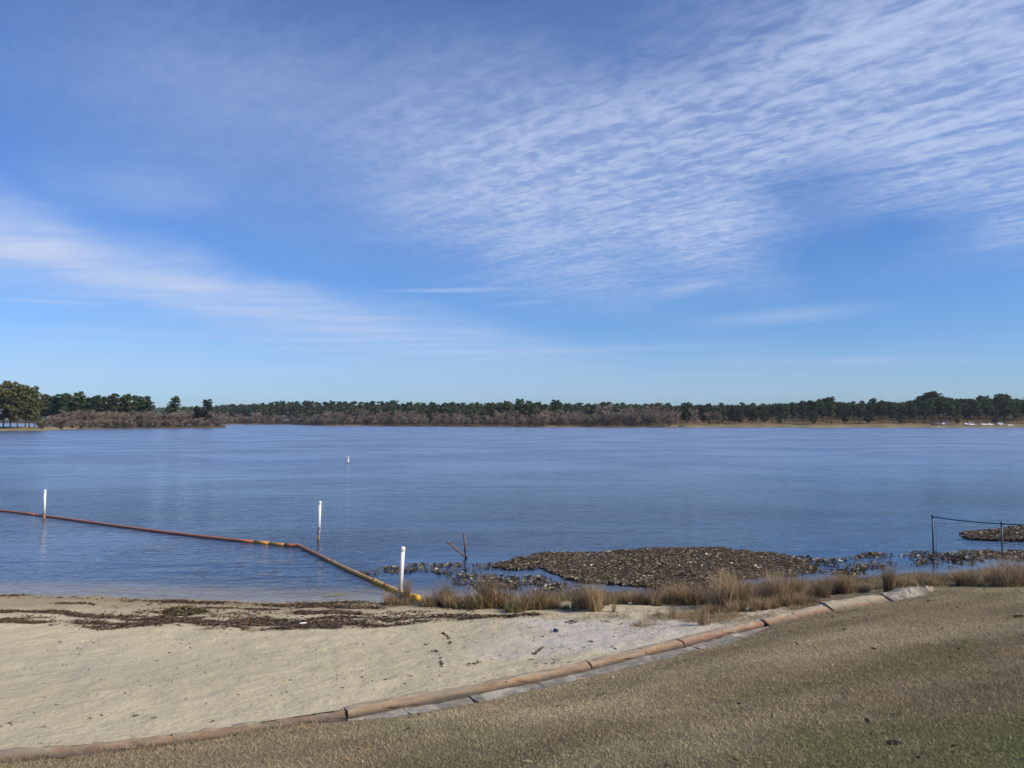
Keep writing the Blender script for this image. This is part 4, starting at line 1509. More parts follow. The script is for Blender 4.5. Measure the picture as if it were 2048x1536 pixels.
def build_cars():
    for px, dd, rot, paint, lab, van in [
        (1868, 22, 0.1, 'car_red', 'dark maroon car at the left end of the parked cars on the far bank', False),
        (1876, 24, 0.2, 'car_grey', 'grey car beside the maroon one on the far bank', False),
        (1885, 22, 1.2, 'car_white', 'white car parked end-on next to the grey cars', False),
        (1893, 25, 0.1, 'car_grey', 'grey car right of the end-on white one on the far bank', True),
        (1930, 22, 1.3, 'car_white', 'small white car end-on just left of the white van', False),
        (1941, 20, 0.35, 'car_white', 'white van in the left pair of white cars on the far bank', True),
        (1966, 20, 0.2, 'car_white', 'white car on the left of the touching middle pair on the far bank', False),
        (1978, 20, 0.3, 'car_white', 'white car on the right of the touching middle pair on the far bank', False),
        (1998, 25, 0.4, 'car_white', 'white van alone near the right end of the parked row', True)]:
        build_car(px, float(far_r(px) + dd), rot, paint, lab, van)
    # small hulls drawn up on the bank
    for px, dd, mat, rot, lab in [(1363, 5, 'teal', 0.1, 'small teal boat drawn up on the bank where the far meadow begins'), (2021, 16, 'pvc', 0.5, 'small pale boat lying on the bank at the right end of the parked cars')]:
        dist = float(far_r(px) + dd)
        root = empty('rowing_boat', ((px - CX) / FPX * dist, dist, float(far_z(px, dist)) + 0.12), lab, 'boat')
        root.rotation_euler = (0, 0, rot)
        st = [(-2.1, 0.62, 0.0), (-1.0, 0.8, 0.0), (0.4, 0.78, 0.0), (1.5, 0.5, 0.08), (2.3, 0.04, 0.25)]
        v, f = [], []
        for (x, w, z) in st:
            v += [(x, -w, 0.62 + z * 0.6), (x, -w * 0.75, z + 0.1), (x, 0, z), (x, w * 0.75, z + 0.1), (x, w, 0.62 + z * 0.6)]
            v += [(x, w * 0.92, 0.62 + z * 0.6), (x, w * 0.68, z + 0.16), (x, 0, z + 0.07), (x, -w * 0.68, z + 0.16), (x, -w * 0.92, 0.62 + z * 0.6)]
        k = 10
        for i in range(len(st) - 1):
            for j in range(k):
                j2 = (j + 1) % k
                f.append((i * k + j, i * k + j2, (i + 1) * k + j2, (i + 1) * k + j))
        f.append(tuple(range(k)))
        f.append(tuple((len(st) - 1) * k + j for j in range(k))[::-1])
        obj('hull', np_mesh('hull', v, f, M[mat]), root)
        for xb in (-1.2, 0.3):
            m = MB()
            m.box((xb - 0.14, -0.62, 0.42), (xb + 0.14, 0.62, 0.47))
            obj('thwart', m.mesh('thwart', M['bark']), root)


build_cars()


# ------------------------------------------------------------------ plants of the near shore
def blades(base, h, lean, width, rng, cols, segs=3):
    """Curved grass blades. base (n,3), h/lean/width (n,), cols (n,3)."""
    n = len(base)
    th = rng.random(n) * 2 * PI
    d = np.stack([np.cos(th), np.sin(th), np.zeros(n)], 1)
    ph = rng.random(n) * 2 * PI
    side = np.stack([np.cos(ph), np.sin(ph), np.zeros(n)], 1) * width[:, None] * 0.5
    rows = []
    for i in range(segs + 1):
        q = i / segs
        c = base + d * (lean * h * q ** 1.8)[:, None] + np.array([0, 0, 1]) * (h * (q - 0.25 * lean * q ** 2.5))[:, None]
        w = 1 - 0.9 * q
        rows.append(np.stack([c - side * w, c + side * w], 1))
    v = np.stack(rows, 1)                                    # n, segs+1, 2, 3
    b = np.arange(n)[:, None] * (segs + 1) * 2 + np.arange(segs)[None, :] * 2
    f = np.stack([b, b + 1, b + 3, b + 2], -1).reshape(-1, 4)
    return v.reshape(-1, 3), f, np.repeat(cols, (segs + 1) * 2, 0)


TANS = np.array([(0.48, 0.36, 0.21), (0.38, 0.275, 0.15), (0.28, 0.19, 0.11), (0.56, 0.44, 0.27), (0.18, 0.12, 0.07)])
GREENS = np.array([(0.11, 0.13, 0.045), (0.15, 0.155, 0.06), (0.19, 0.175, 0.08)])


def tuft_mesh(seed, n, h, rad, lean, green=0.15, width=0.014, tans=TANS):
    r = np.random.default_rng(seed)
    th, q = r.random(n) * 2 * PI, np.sqrt(r.random(n)) * rad
    base = np.stack([q * np.cos(th), q * np.sin(th), np.full(n, -0.03)], 1)
    isg = r.random(n) < green
    c = np.where(isg[:, None], GREENS[r.integers(0, len(GREENS), n)], tans[r.integers(0, len(tans), n)]) * (0.8 + 0.4 * r.random((n, 1)))
    hh = h * (0.45 + 0.55 * r.random(n) ** 0.6) * np.where(isg, 0.6, 1.0)
    v, f, col = blades(base, hh, lean * (0.3 + r.random(n)), width * (0.7 + 0.6 * r.random(n)), r, c, 4)
    return np_mesh('grass_tuft', v, f, M['reed'], col)


DULL = np.array([(0.38, 0.29, 0.18), (0.30, 0.22, 0.135), (0.19, 0.135, 0.085), (0.50, 0.40, 0.25)])
TALL = [tuft_mesh(200 + i, 420, 1.0, 0.26, 0.5, 0.10) for i in range(3)] + [tuft_mesh(210 + i, 420, 1.0, 0.34, 0.75, 0.08, 0.012, DULL) for i in range(3)]
MIDT = [tuft_mesh(220 + i, 300, 0.6, 0.24, 0.7, 0.22) for i in range(4)]
GRN = [tuft_mesh(230 + i, 260, 0.45, 0.22, 0.8, 0.8) for i in range(2)]
THIN = [tuft_mesh(240 + i, 60, 0.5, 0.08, 0.35, 0.1, 0.009) for i in range(2)]


def tuft(px, py, top, lst, label, group, widen=1.0, proto=1.0, z=None):
    b = beach_point(px, py)
    if b.y > float(ys(b.x)):
        b.z = max(b.z, -0.12)
    h = at_dist(px, top, b.y).z - b.z
    o = bpy.data.objects.new('grass_tuft', pick(lst))
    COL.objects.link(o)
    o.location = b
    s = h / proto * 1.35
    o.scale = (s * widen, s * widen, s)
    o.rotation_euler = (0, 0, RNG.random() * 2 * PI)
    return tag(o, label, 'grass tuft', group)


def build_tufts():
    A = 'tufts of dry grass along the near shore'
    T, Mi, G, H = TALL, MIDT, GRN, THIN
    named = [
        (975, 1212, 1143, T, 'tall pale grass tuft with a pointed plume, highest one right of the yellow pipe end', 0.5, 1.0),
        (958, 1216, 1172, Mi, 'bushy brown grass tuft at the left foot of the tall plumed tuft', 1.2, 0.6),
        (998, 1214, 1170, Mi, 'bushy brown grass tuft at the right foot of the tall plumed tuft', 1.3, 0.6),
        (815, 1203, 1160, T, 'dark wispy grass tuft growing through the gap of the yellow pipe', 0.42, 1.0),
        (778, 1209, 1182, Mi, 'dark green-brown grass tuft at the left of the yellow pipe, on the water edge', 0.7, 0.6),
        (860, 1213, 1183, Mi, 'pale grass tuft first right of the yellow end cap', 0.9, 0.6),
        (888, 1210, 1165, Mi, 'upright pale grass tuft second right of the yellow end cap', 0.8, 0.6),
        (1160, 1218, 1164, T, 'tall straw-coloured tuft by the shore, left of two in front of the open water', 0.75, 1.0),
        (1190, 1222, 1168, T, 'tall straw-coloured tuft whose foot stands out on the white sand', 0.75, 1.0),
        (1228, 1224, 1196, H, 'thin upright tuft of a few stalks on the sand edge', 0.9, 0.5),
        (1310, 1211, 1163, H, 'slim orange-brown spike of grass by the floating leaves', 1.2, 0.5),
        (1345, 1238, 1205, H, 'thin small tuft standing alone on the white sand, casting a shadow', 0.9, 0.5),
        (1318, 1231, 1219, G, 'small round green tuft on the white sand', 0.8, 0.45),
        (1408, 1250, 1208, H, 'reddish-brown weed stalks just behind the orange curb', 1.4, 0.5),
        (1460, 1214, 1148, T, 'broad drooping brown tuft, widest of the reeds behind the curb', 1.15, 1.0),
        (1490, 1212, 1158, T, 'brown tuft leaning over at the right side of the broadest one', 1.0, 1.0),
        (1545, 1205, 1140, T, 'tall brown reed tuft between the broad tuft and the pale bent stalk', 0.7, 1.0),
        (1562, 1207, 1150, T, 'second brown reed tuft right of the broad tuft', 0.75, 1.0),
        (1778, 1183, 1130, T, 'upright golden tuft behind the grey end of the curb', 0.6, 1.0),
        (2012, 1172, 1114, T, 'big round brown tuft at the right edge of the shore', 1.0, 1.0),
        (2046, 1172, 1120, T, 'big brown tuft cut by the right edge of the picture', 1.0, 1.0),
        (1930, 1172, 1142, T, 'low wide brown tuft left of the big round one at the right edge', 1.5, 1.0),
        (1872, 1172, 1156, G, 'dark green low tuft at the far end of the curb', 1.6, 0.45),
    ]
    for px, py, top, lst, lab, wd, pr in named:
        tuft(px, py, top, lst, lab, A, wd, pr)
    # the remaining tufts of the fringe, one by one
    for i, px in enumerate(np.arange(905, 1440, 17)):
        px += RNG.normal(0, 5)
        base = np.interp(px, [860, 950, 1060, 1200, 1300, 1440], [1212, 1218, 1218, 1212, 1206, 1210])
        tuft(px, base + RNG.normal(0, 3), base - RNG.choice([16, 24, 32, 44]), pick([Mi, Mi, Mi, G]), nth(i) + ' low brown-green tuft right of the yellow end cap, along the middle shore', A, 1.0, 0.6)
    for i, px in enumerate(np.arange(1420, 1880, 17)):
        px += RNG.normal(0, 4)
        base = np.interp(px, [1420, 1500, 1600, 1700, 1800, 1880], [1216, 1213, 1205, 1193, 1182, 1172])
        tall = np.interp(px, [1420, 1560, 1600, 1700, 1760, 1820, 1880], [48, 50, 38, 36, 32, 28, 26])
        tuft(px, base - 6 + RNG.normal(0, 4), base - 4 - tall * RNG.choice([0.5, 0.65, 0.8, 1.0, 1.15]), T if RNG.random() < 0.8 else Mi, nth(i) + ' dull brown tuft from the left in the dense reeds behind the curb', A, 0.95, 1.0)
    for i, px in enumerate(np.arange(1420, 1640, 16)):
        base = np.interp(px, [1420, 1500, 1640], [1228, 1222, 1204])
        tuft(px + RNG.normal(0, 5), base, base - RNG.uniform(14, 26), Mi, nth(i) + ' short straw tuft from the left in front of the tall reeds', A, 1.0, 0.6)
    for i, px in enumerate(np.arange(1880, 2110, 16)):
        base = np.interp(px, [1880, 1960, 2110], [1170, 1170, 1168])
        tuft(px + RNG.normal(0, 5), base - RNG.uniform(0, 8), base - RNG.uniform(20, 34), pick([T, Mi]), nth(i) + ' brown tuft right of the curb end, in the thick shore growth', A, 1.2, 1.0)
    # the pale bent stalk
    b = beach_point(1690, 1185)
    pts = [b, at_dist(1692, 1172, b.y), at_dist(1697, 1162, b.y - 0.02), at_dist(1704, 1154, b.y - 0.04), at_dist(1710, 1146, b.y - 0.05)]
    m = MB()
    m.tube(smooth_path(pts, 3), list(np.linspace(0.011, 0.022, 10)) + [0.03, 0.03, 0.012], 6, True, (0.55, 0.42, 0.18))
    o = obj('reed_stalk', m.mesh('reed_stalk', M['reed'], True))
    tag(o, 'single pale yellow bent reed stalk sticking up from the brown reeds', 'reed')


build_tufts()


def pix_poly(pts, z=0.0):
    return np.array([tuple(ground(a, b, z)[:2]) for a, b in pts])


def in_poly(x, y, poly):
    inside = np.zeros(x.shape, bool)
    j = len(poly) - 1
    for i in range(len(poly)):
        xi, yi, xj, yj = *poly[i], *poly[j]
        c = ((yi > y) != (yj > y)) & (x < (xj - xi) * (y - yi) / (yj - yi + 1e-12) + xi)
        inside ^= c
        j = i
    return inside


def scatter(poly, n, rng, keep=None, fade=0.32):
    lo, hi = poly.min(0), poly.max(0)
    x = rng.uniform(lo[0], hi[0], n)
    y = rng.uniform(lo[1], hi[1], n)
    # ragged rim
    wob = (fnoise(x, y, 0.8, 4, 131) - 0.5) * 1.7
    ok = in_poly(x + wob, y + wob * 1.2, poly)
    rim = path_dist(x + wob, y + wob * 1.2, np.vstack([poly, poly[:1]]))
    ok &= rng.random(n) < np.clip(0.08 + rim / fade, 0, 1)
    if keep is not None:
        ok &= rng.random(n) < keep(x, y)
    return x[ok], y[ok]


LILY = np.array([(0.24, 0.16, 0.10), (0.16, 0.115, 0.07), (0.33, 0.24, 0.15), (0.58, 0.48, 0.34), (0.17, 0.155, 0.065), (0.26, 0.23, 0.10), (0.36, 0.22, 0.15), (0.09, 0.068, 0.045)])
LILY_P = np.array([0.24, 0.2, 0.16, 0.07, 0.10, 0.07, 0.08, 0.08])


def lily_patch(name, polys, n, label, height=0.10, size=0.055, keep=None, seed=1):
    r = np.random.default_rng(seed)
    xs, ysv = [], []
    for poly in polys:
        a, b = scatter(pix_poly(poly), n, r, keep)
        xs.append(a)
        ysv.append(b)
    x, y = np.concatenate(xs), np.concatenate(ysv)
    m = len(x)
    mound = fnoise(x, y, 1.2, 3, 141)
    z = 0.010 + height * mound * 1.0 * r.random(m) ** 1.3
    c = np.stack([x, y, z], 1)
    th, tilt = r.random(m) * 2 * PI, r.normal(0, 0.5, m)
    a = np.stack([np.cos(th), np.sin(th), np.zeros(m)], 1)
    b = np.stack([-np.sin(th) * np.cos(tilt), np.cos(th) * np.cos(tilt), np.sin(tilt)], 1)
    nr = np.cross(a, b)
    s = (size * np.clip(np.exp(r.normal(-0.05, 0.38, m)), 0.4, 2.1))[:, None]
    # a withered, cupped leaf: five rim points round a sunk middle
    ring = []
    for k, rad in zip(range(6), (1.0, 0.95, 0.8, 1.05, 0.85, 0.9)):
        q = 2 * PI * k / 6
        ring.append(c + (a * math.cos(q) + b * math.sin(q)) * s * rad + nr * s * (0.22 + 0.3 * r.random((m, 1))))
    v = np.stack([c] + ring, 1).reshape(-1, 3)
    v[:, 2] = np.maximum(v[:, 2], 0.004)
    i = np.arange(m)[:, None] * 7
    f = np.stack([np.concatenate([i, i + 1 + k, i + 1 + (k + 1) % 6], 1) for k in range(6)], 1).reshape(-1, 3)
    col = LILY[r.choice(len(LILY), m, p=LILY_P)] * (0.75 + 0.5 * r.random((m, 1)))
    col = np.where(col[:, :1] > 0.4, col, col * 0.8) * np.array([0.95, 1.02, 1.08])
    # stalks standing out of the water
    ns = m // 3
    j = r.integers(0, m, ns)
    st = np.stack([x[j], y[j], np.full(ns, -0.02)], 1)
    v2, f2, c2 = blades(st, z[j] + 0.05 + 0.08 * r.random(ns), np.full(ns, 0.4), np.full(ns, 0.012), r, np.full((ns, 3), 0.1) * np.array([1.1, 0.75, 0.45]), 2)
    f2 = np.concatenate([f2[:, [0, 1, 2]], f2[:, [0, 2, 3]]], 0)
    v, col = np.vstack([v, v2]), np.vstack([np.repeat(col, 7, 0), c2])
    f = np.vstack([f, f2 + m * 7])
    o = obj(name, np_mesh(name, v, f, M['lily'], col))
    return tag(o, label, 'water plants', 'mats of withered floating leaves', 'stuff')


def build_lilies():
    lily_patch('floating_leaves', [[(960, 1133), (1010, 1124), (1050, 1111), (1100, 1105), (1180, 1102), (1280, 1101), (1380, 1097), (1450, 1103), (1550, 1109), (1610, 1119), (1650, 1134), (1590, 1152), (1490, 1158), (1440, 1174), (1310, 1186), (1210, 1170), (1110, 1152), (1030, 1142)]],
               170000, 'wide mat of withered brown floating leaves in front of the reeds', 0.045, 0.031, lambda x, y: np.clip((fnoise(x, y * 1.6, 0.9, 4, 145) - 0.27) * 5, 0.2, 1), 1)
    lily_patch('floating_leaves', [[(715, 1141), (800, 1131), (960, 1128), (1020, 1129), (990, 1142), (930, 1150), (860, 1148), (780, 1150)], [(860, 1160), (960, 1146), (1080, 1158), (1200, 1178), (1130, 1186), (960, 1184), (880, 1180)]],
               7000, 'sparse dark floating leaves between the boom and the wide leaf mat', 0.03, 0.042, lambda x, y: np.clip((fnoise(x, y * 1.6, 1.3, 3, 151) - 0.42) * 1.6, 0.06, 0.35), 2)
    lily_patch('floating_leaves', [[(1580, 1118), (1760, 1108), (1900, 1112), (2060, 1116), (2060, 1128), (1880, 1134), (1740, 1140), (1600, 1150)]],
               9000, 'thin scatter of floating leaves over the shallows behind the reeds', 0.02, 0.032, lambda x, y: np.clip((fnoise(x, y * 1.5, 1.5, 3, 163) - 0.40) * 1.6, 0.03, 0.3), 6)
    lily_patch('floating_leaves', [[(1530, 1122), (1600, 1116), (1700, 1112), (1730, 1106), (1790, 1112), (1700, 1122), (1640, 1132)], [(1650, 1143), (1720, 1132), (1780, 1133), (1700, 1152)]],
               9000, 'thin broken line of floating leaves right of the wide leaf mat', 0.03, 0.045, lambda x, y: np.clip((fnoise(x, y * 1.5, 1.2, 3, 161) - 0.40) * 1.4, 0.06, 0.35), 3)
    lily_patch('floating_leaves', [[(1800, 1110), (1830, 1102), (1900, 1103), (1980, 1106), (2060, 1108), (2160, 1110), (2160, 1124), (2048, 1124), (1960, 1122), (1850, 1119)]],
               18000, 'strip of brown and yellow floating leaves at the foot of the metal fence', 0.045, 0.045, lambda x, y: np.clip((fnoise(x, y, 0.9, 3, 171) - 0.36) * 1.6, 0.08, 0.55), 4)
    lily_patch('floating_leaves', [[(1912, 1071), (1945, 1063), (2000, 1057), (2060, 1053), (2180, 1050), (2180, 1082), (2060, 1081), (1990, 1078), (1945, 1075)]],
               60000, 'brown raft of water plants on the lake behind the metal fence', 0.07, 0.048, lambda x, y: np.clip((fnoise(x, y * 1.6, 0.9, 4, 147) - 0.25) * 5, 0.2, 1), 5)
    # low growth of the bank: nobody could count it
    r = np.random.default_rng(77)
    n = 70000
    x = r.uniform(ground(780, 1205).x, 17, n)
    s = ys(x)
    wide_l = np.interp(x, [ground(780, 1205).x, ground(1000, 1210).x, ground(1300, 1200).x, ground(1450, 1200, 0.3).x, ground(1600, 1190, 0.4).x, 17], [0.35, 0.75, 0.6, 1.8, 3.4, 4.5])
    y = s + 0.35 - (wide_l + 0.35) * r.random(n) ** 1.3
    dens = np.clip(fnoise(x, y, 1.6, 3, 181) * 2.6 - 0.75, 0.02, 1)
    ok = (r.random(n) < dens) & (y > yc(x) + 0.28)
    x, y = x[ok], y[ok]
    z = beach_z(x, y)
    m = len(x)
    g = r.random(m) < np.clip(fnoise(x, y, 0.8, 2, 191) * 1.6 - 0.45, 0.05, 0.8)
    c = np.where(g[:, None], GREENS[r.integers(0, 3, m)], DULL[r.integers(0, 4, m)]) * (0.75 + 0.5 * r.random((m, 1)))
    v, f, col = blades(np.stack([x, y, z - 0.02], 1), 0.05 + 0.16 * r.random(m) ** 1.5, 0.3 + 0.8 * r.random(m), 0.012 * np.ones(m), r, c, 2)
    tag(obj('bank_growth', np_mesh('bank_growth', v, f, M['grass'], col)), 'low brown and green growth covering the bank between the tufts', 'ground cover', None, 'stuff')
    # thin dry grass on the sand behind the curb
    n = 9000
    a, b = beach_point(1330, 1240), beach_point(1530, 1222)
    x = np.concatenate([r.normal(a.x, 1.7, n), r.normal(b.x, 1.5, n)])
    y = np.concatenate([r.normal(a.y, 0.7, n), r.normal(b.y, 0.6, n)])
    ok = (y > yc(x) + 0.3) & (r.random(2 * n) < np.clip((fnoise(x, y, 1.8, 4, 41) - 0.40) * 5, 0, 1))
    x, y = x[ok], y[ok]
    m = len(x)
    v, f, col = blades(np.stack([x, y, beach_z(x, y) - 0.01], 1), 0.04 + 0.10 * r.random(m), 0.9 + 0.5 * r.random(m), 0.008 * np.ones(m), r, TANS[r.integers(0, 5, m)] * (0.7 + 0.5 * r.random((m, 1))), 2)
    tag(obj('sand_grass', np_mesh('sand_grass', v, f, M['grass'], col)), 'thin dry grass scattered over the pale sand behind the curb', 'ground cover', None, 'stuff')


build_lilies()


# ------------------------------------------------------------------ drift lines and litter on the sand
def build_wrack():
    r = np.random.default_rng(5)
    X, Y, S = [], [], []
    for pts, w, d in WRACK_W:
        P = np.array(pts)
        seg = np.hypot(*np.diff(P, axis=0).T)
        L = seg.sum()
        n = int(L * w * d * 9500)
        s = r.random(n) * L
        cum = np.concatenate([[0], np.cumsum(seg)])
        x = np.interp(s, cum, P[:, 0])
        y = np.interp(s, cum, P[:, 1]) + r.normal(0, w * 0.5, n)
        keep = r.random(n) < np.clip(fnoise(x, y * 2.5, 1.6, 4, 71) * 4.0 - 1.7, 0.02, 1)
        X.append(x[keep]); Y.append(y[keep]); S.append(np.full(keep.sum(), w))
    x, y = np.concatenate(X), np.concatenate(Y)
    ok = y < ys(x) + 0.05
    x, y = x[ok], y[ok]
    m = len(x)
    z = beach_z(x, y) + 0.004 + 0.018 * r.random(m) ** 2
    v, f = cards(np.stack([x, y, z], 1), 0.022 * (0.5 + 0.9 * r.random(m)), r, 1.7, 0.72)
    c = np.array([(0.10, 0.07, 0.05), (0.135, 0.095, 0.065), (0.07, 0.055, 0.045), (0.19, 0.14, 0.095)])[r.integers(0, 4, m)] * (0.7 + 0.6 * r.random((m, 1)))
    tag(obj('seaweed_wrack', np_mesh('seaweed_wrack', v, f, M['wrack'], np.repeat(c, 4, 0))), 'dark brown drift lines of dead water weed along the sand', 'drift weed', None, 'stuff')
    # the mound of weed
    b = beach_point(366, 1226)
    n = 4200
    th, q = r.random(n) * 2 * PI, np.sqrt(r.random(n))
    xx, yy = b.x + 0.46 * q * np.cos(th) * (1 + 0.2 * np.sin(3 * th)), b.y + 0.3 * q * np.sin(th)
    zz = beach_z(xx, yy) + 0.11 * (1 - q ** 2) * (0.6 + 0.6 * fnoise(xx, yy, 5, 3, 3)) * r.random(n) ** 0.35
    v, f = cards(np.stack([xx, yy, zz], 1), 0.045, r, 1.6, 0.3)
    c = np.array([(0.11, 0.09, 0.05), (0.15, 0.12, 0.07), (0.08, 0.065, 0.04), (0.22, 0.175, 0.10)])[r.integers(0, 4, n)]
    tag(obj('weed_mound', np_mesh('weed_mound', v, f, M['wrack'], np.repeat(c, 4, 0))), 'dark olive mound of washed-up weed on the sand, largest heap of the drift lines', 'weed heap')
    # bits blown over the sand
    n = 4200
    x = r.uniform(-13, 6, n)
    c0, s0 = yc(x), ys(x)
    y = c0 + 0.15 + (s0 - c0 - 0.3) * r.random(n)
    keep = r.random(n) < np.clip(fnoise(x, y, 1.0, 3, 201) * 2.6 - 0.9, 0.05, 1)
    x, y = x[keep], y[keep]
    m = len(x)
    z = beach_z(x, y) + 0.008
    v, f = cards(np.stack([x, y, z], 1), 0.007 + 0.017 * r.random(m) ** 3, r, 1.7, 0.75)
    c = np.array([(0.12, 0.085, 0.05), (0.07, 0.055, 0.035), (0.14, 0.13, 0.06), (0.2, 0.15, 0.09), (0.05, 0.04, 0.03)])[r.integers(0, 5, m)]
    tag(obj('sand_debris', np_mesh('sand_debris', v, f, M['wrack'], np.repeat(c, 4, 0))), 'dead leaves and twig bits scattered over the beach sand', 'debris', None, 'stuff')
    # sprouting weeds on the sand
    sp = [(272, 1432, 0.07), (180, 1437, 0.03), (85, 1455, 0.035), (310, 1436, 0.03), (20, 1447, 0.04)]
    for i, (px, py, h) in enumerate(sp):
        b = beach_point(px, py)
        k = 14
        th = r.random(k) * 2 * PI
        base = np.array(b) + np.stack([np.cos(th), np.sin(th), np.zeros(k)], 1) * 0.05 * r.random((k, 1))
        v, f, col = blades(base, h * (0.5 + 0.6 * r.random(k)), 1.0 + 0.6 * r.random(k), 0.012 * np.ones(k), r, np.array([(0.10, 0.115, 0.045), (0.16, 0.14, 0.06)])[r.integers(0, 2, k)], 3)
        me = np_mesh('sand_weed', v - np.array(b), f, M['reed'], col)
        o = obj('sand_weed', me, None, b)
        tag(o, ('largest green sprig growing from the open sand near the curb', 'small green weed just left of the largest sprig on the sand', 'small green weed furthest down the sand by the curb at lower left', 'small green weed just right of the largest sprig on the sand', 'small green weed at the left edge of the sand')[i], 'weed', 'green weeds sprouting on the sand')
    # algae scum on the shallows
    polys = [[(650, 1190), (690, 1184), (700, 1188), (680, 1194)], [(745, 1180), (762, 1172), (785, 1178), (770, 1186)], [(655, 1200), (700, 1197), (700, 1201)]]
    X, Y = [], []
    for p in polys:
        a, b = scatter(pix_poly(p), 700, r, lambda x, y: np.clip((fnoise(x, y * 3.0, 4.5, 3, 211) - 0.5) * 8, 0, 0.5), 0.1)
        X.append(a); Y.append(b)
    x, y = np.concatenate(X), np.concatenate(Y)
    m = len(x)
    c0 = np.stack([x, y, np.full(m, 0.006)], 1)
    s = 0.008 + 0.014 * r.random((m, 1))
    q = [c0 + np.concatenate([s * 1.6 * math.cos(a), s * math.sin(a), 0.004 * r.random((m, 1))], 1) for a in (0, 1.3, 2.6, 3.8, 5.1)]
    v = np.stack(q, 1).reshape(-1, 3)
    f = np.arange(m * 5).reshape(-1, 5)
    col = np.repeat(np.array([0.40, 0.38, 0.17]) * (0.6 + 0.6 * r.random((m, 1))), 5, 0)
    tag(obj('algae_scum', np_mesh('algae_scum', v, f, M['wrack'], col)), 'yellow-green scum floating on the shallows by the boom', 'algae', None, 'stuff')

    def lump(name, p, sx, sy, sz, mat, label, cat, rot=0.0):
        rr = np.random.default_rng(int(p.x * 1000) & 0xffff)
        import bmesh
        bm = bmesh.new()
        bmesh.ops.create_icosphere(bm, subdivisions=2, radius=1)
        for vv in bm.verts:
            k = 0.75 + 0.4 * rr.random()
            vv.co = Vector((vv.co.x * sx * k, vv.co.y * sy * k, vv.co.z * sz * k))
        me = bpy.data.meshes.new(name)
        bm.to_mesh(me)
        bm.free()
        me.materials.append(M[mat])
        o = obj(name, me, None, p + Vector((0, 0, sz * 0.6)))
        o.rotation_euler = (0, 0, rot)
        return tag(o, label, cat)

    lump('litter_scrap', beach_point(606, 1249), 0.09, 0.035, 0.03, 'paper', 'small white scrap lying on the dark drift weed', 'litter', 0.2)
    lump('litter_scrap', beach_point(1112, 1264), 0.055, 0.05, 0.045, 'blue', 'dark blue scrap on the pale sand left of the white patch', 'litter')
    lump('dirt_clod', lawn_point(1788, 1488), 0.07, 0.045, 0.014, 'dark', 'dark clod lying in the green part of the lawn at lower right', 'clod')
    lump('dirt_clod', lawn_point(2040, 1234), 0.10, 0.05, 0.018, 'dark', 'dark brown clod at the right edge of the lawn', 'clod')
    lump('dirt_clod', lawn_point(1495, 1262), 0.04, 0.035, 0.03, 'dark', 'small dark clod beside the grey gutter of the red curb', 'clod')


build_wrack()


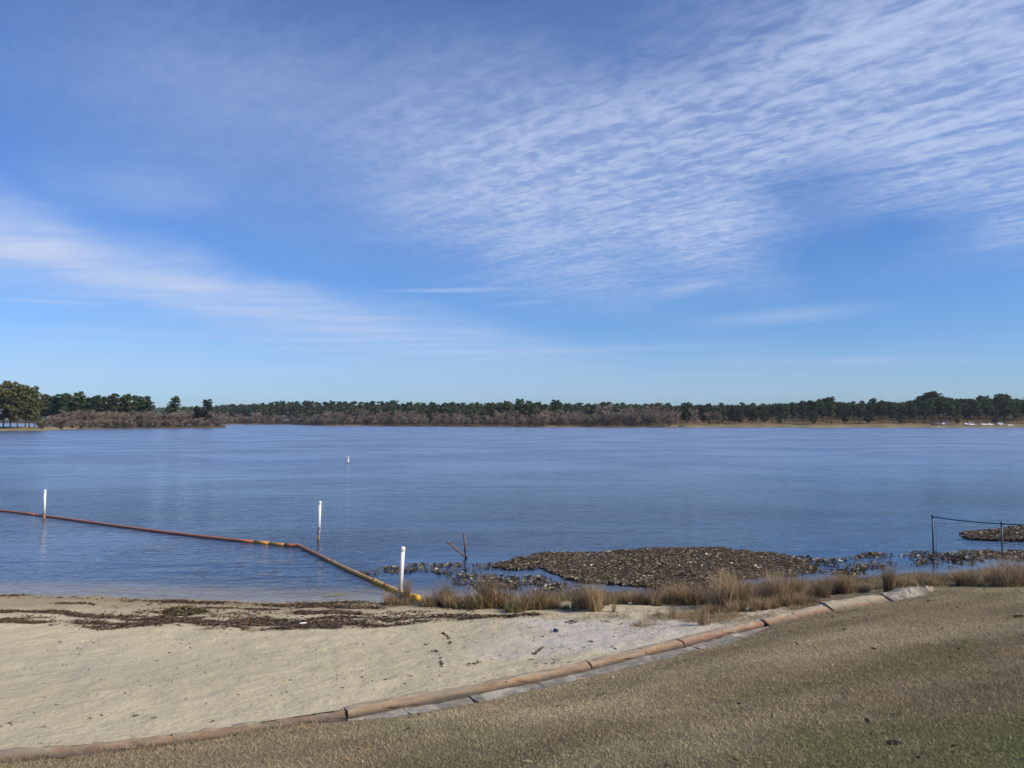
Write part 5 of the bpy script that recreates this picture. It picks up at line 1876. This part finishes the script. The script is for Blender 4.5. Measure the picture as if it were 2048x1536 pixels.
# ------------------------------------------------------------------ lawn blades
def build_lawn_blades():
    r = np.random.default_rng(11)
    n = 2100000
    x = r.uniform(-14, 18, n)
    y = r.uniform(2.2, 20.5, n)
    d = yc(x) - y
    ap = np.clip((x - _A) / 1.0, 0, 1) * np.clip((_B - x) / 1.0, 0, 1)
    rag = (fnoise(x, y, 1.1, 4, 221) - 0.5) * 0.7
    ok = (d > np.maximum(0.14, 0.12 + 0.36 * ap + rag)) & (r.random(n) < np.clip(1 - (np.abs(x) - 0.66 * y - 2.5) / 2.5, 0, 1))
    thin = np.clip(9.5 / y, 0.35, 1.0)
    ok &= r.random(n) < thin
    x, y = x[ok], y[ok]
    m = len(x)
    z = lawn_z(x, y)
    c = lawn_col(x, y)
    k = r.random(m)
    c = c * (0.78 + 0.44 * r.random((m, 1)))
    straw = k > 0.95
    c[straw] = np.array([0.50, 0.41, 0.26]) * (0.8 + 0.4 * r.random((straw.sum(), 1)))
    dk = k < 0.12
    c[dk] *= 0.5
    h = 0.012 + 0.02 * r.random(m)
    edge = np.clip(1 - (yc(x) - y) / 0.8, 0, 1)
    h *= 1 + 0.9 * edge * (r.random(m) > 0.6)
    th = r.random(m) * 2 * PI
    ln = 0.4 + 1.1 * r.random(m)
    ph = r.random(m) * 2 * PI
    w = 0.003 + 0.003 * r.random(m)
    b = np.stack([x, y, z - 0.004], 1)
    sd = np.stack([np.cos(ph) * w, np.sin(ph) * w, np.zeros(m)], 1)
    tip = b + np.stack([np.cos(th) * ln * h, np.sin(th) * ln * h, h], 1)
    v = np.stack([b - sd, b + sd, tip], 1).reshape(-1, 3)
    f = np.arange(m * 3).reshape(-1, 3)
    o = obj('grass', np_mesh('grass', v, f, M['grass'], np.repeat(c, 3, 0)))
    tag(o, 'short dormant brown grass of the sloping lawn', 'grass', None, 'stuff')
    # dead leaves lying on the turf
    n = 420
    lx = r.uniform(-5, 13, n)
    ly = yc(lx) - 0.3 - 9 * r.random(n) ** 1.4
    v, f = cards(np.stack([lx, ly, lawn_z(lx, ly) + 0.02], 1), 0.012 + 0.016 * r.random(n), r, 1.5, 0.6)
    cc = np.array([(0.30, 0.19, 0.09), (0.16, 0.10, 0.06), (0.45, 0.36, 0.22), (0.09, 0.06, 0.04)])[r.integers(0, 4, n)]
    tag(obj('fallen_leaves', np_mesh('fallen_leaves', v, f, M['wrack'], np.repeat(cc, 4, 0))), 'small dead leaves scattered over the lawn', 'leaves', None, 'stuff')
    # longer stems hanging over the curb
    n = 2600
    s = r.uniform(-9, 9, n)
    x = s
    off = 0.06 + 0.3 * r.random(n)
    y = yc(x) - off
    keep = (r.random(n) < np.clip((fnoise(x, x * 0, 1.3, 3, 231) - 0.4) * 4, 0.03, 1)) & ((x < _A + 1.5) | (x > _B - 0.5))
    x, y = x[keep], y[keep]
    m = len(x)
    v, f, col = blades(np.stack([x, y, lawn_z(x, y) - 0.01], 1), 0.08 + 0.14 * r.random(m), 0.5 + 0.6 * r.random(m), 0.006 * np.ones(m), r, TANS[r.integers(0, 5, m)], 2)
    tag(obj('curb_grass', np_mesh('curb_grass', v, f, M['reed'], col)), 'longer dry grass stems growing along the foot of the curb', 'grass', None, 'stuff')


build_lawn_blades()


# ------------------------------------------------------------------ air
def build_haze():
    m = MB()
    m.box((-7000, -3300, -6.0), (7000, 6200, 36.0))
    me = m.mesh('haze', None)
    mat = bpy.data.materials.new('thin_haze')
    mat.use_nodes = True
    t = N(mat.node_tree)
    t.n.clear()
    out = t.node('ShaderNodeOutputMaterial')
    v = t.node('ShaderNodeVolumePrincipled')
    v.inputs['Color'].default_value = (0.80, 0.92, 1.0, 1)
    v.inputs['Density'].default_value = HAZE
    v.inputs['Anisotropy'].default_value = 0.3
    t.l.new(v.outputs[0], out.inputs['Volume'])
    me.materials.append(mat)
    tag(obj('haze', me), kind='stuff')


HAZE = 0.00008
build_haze()
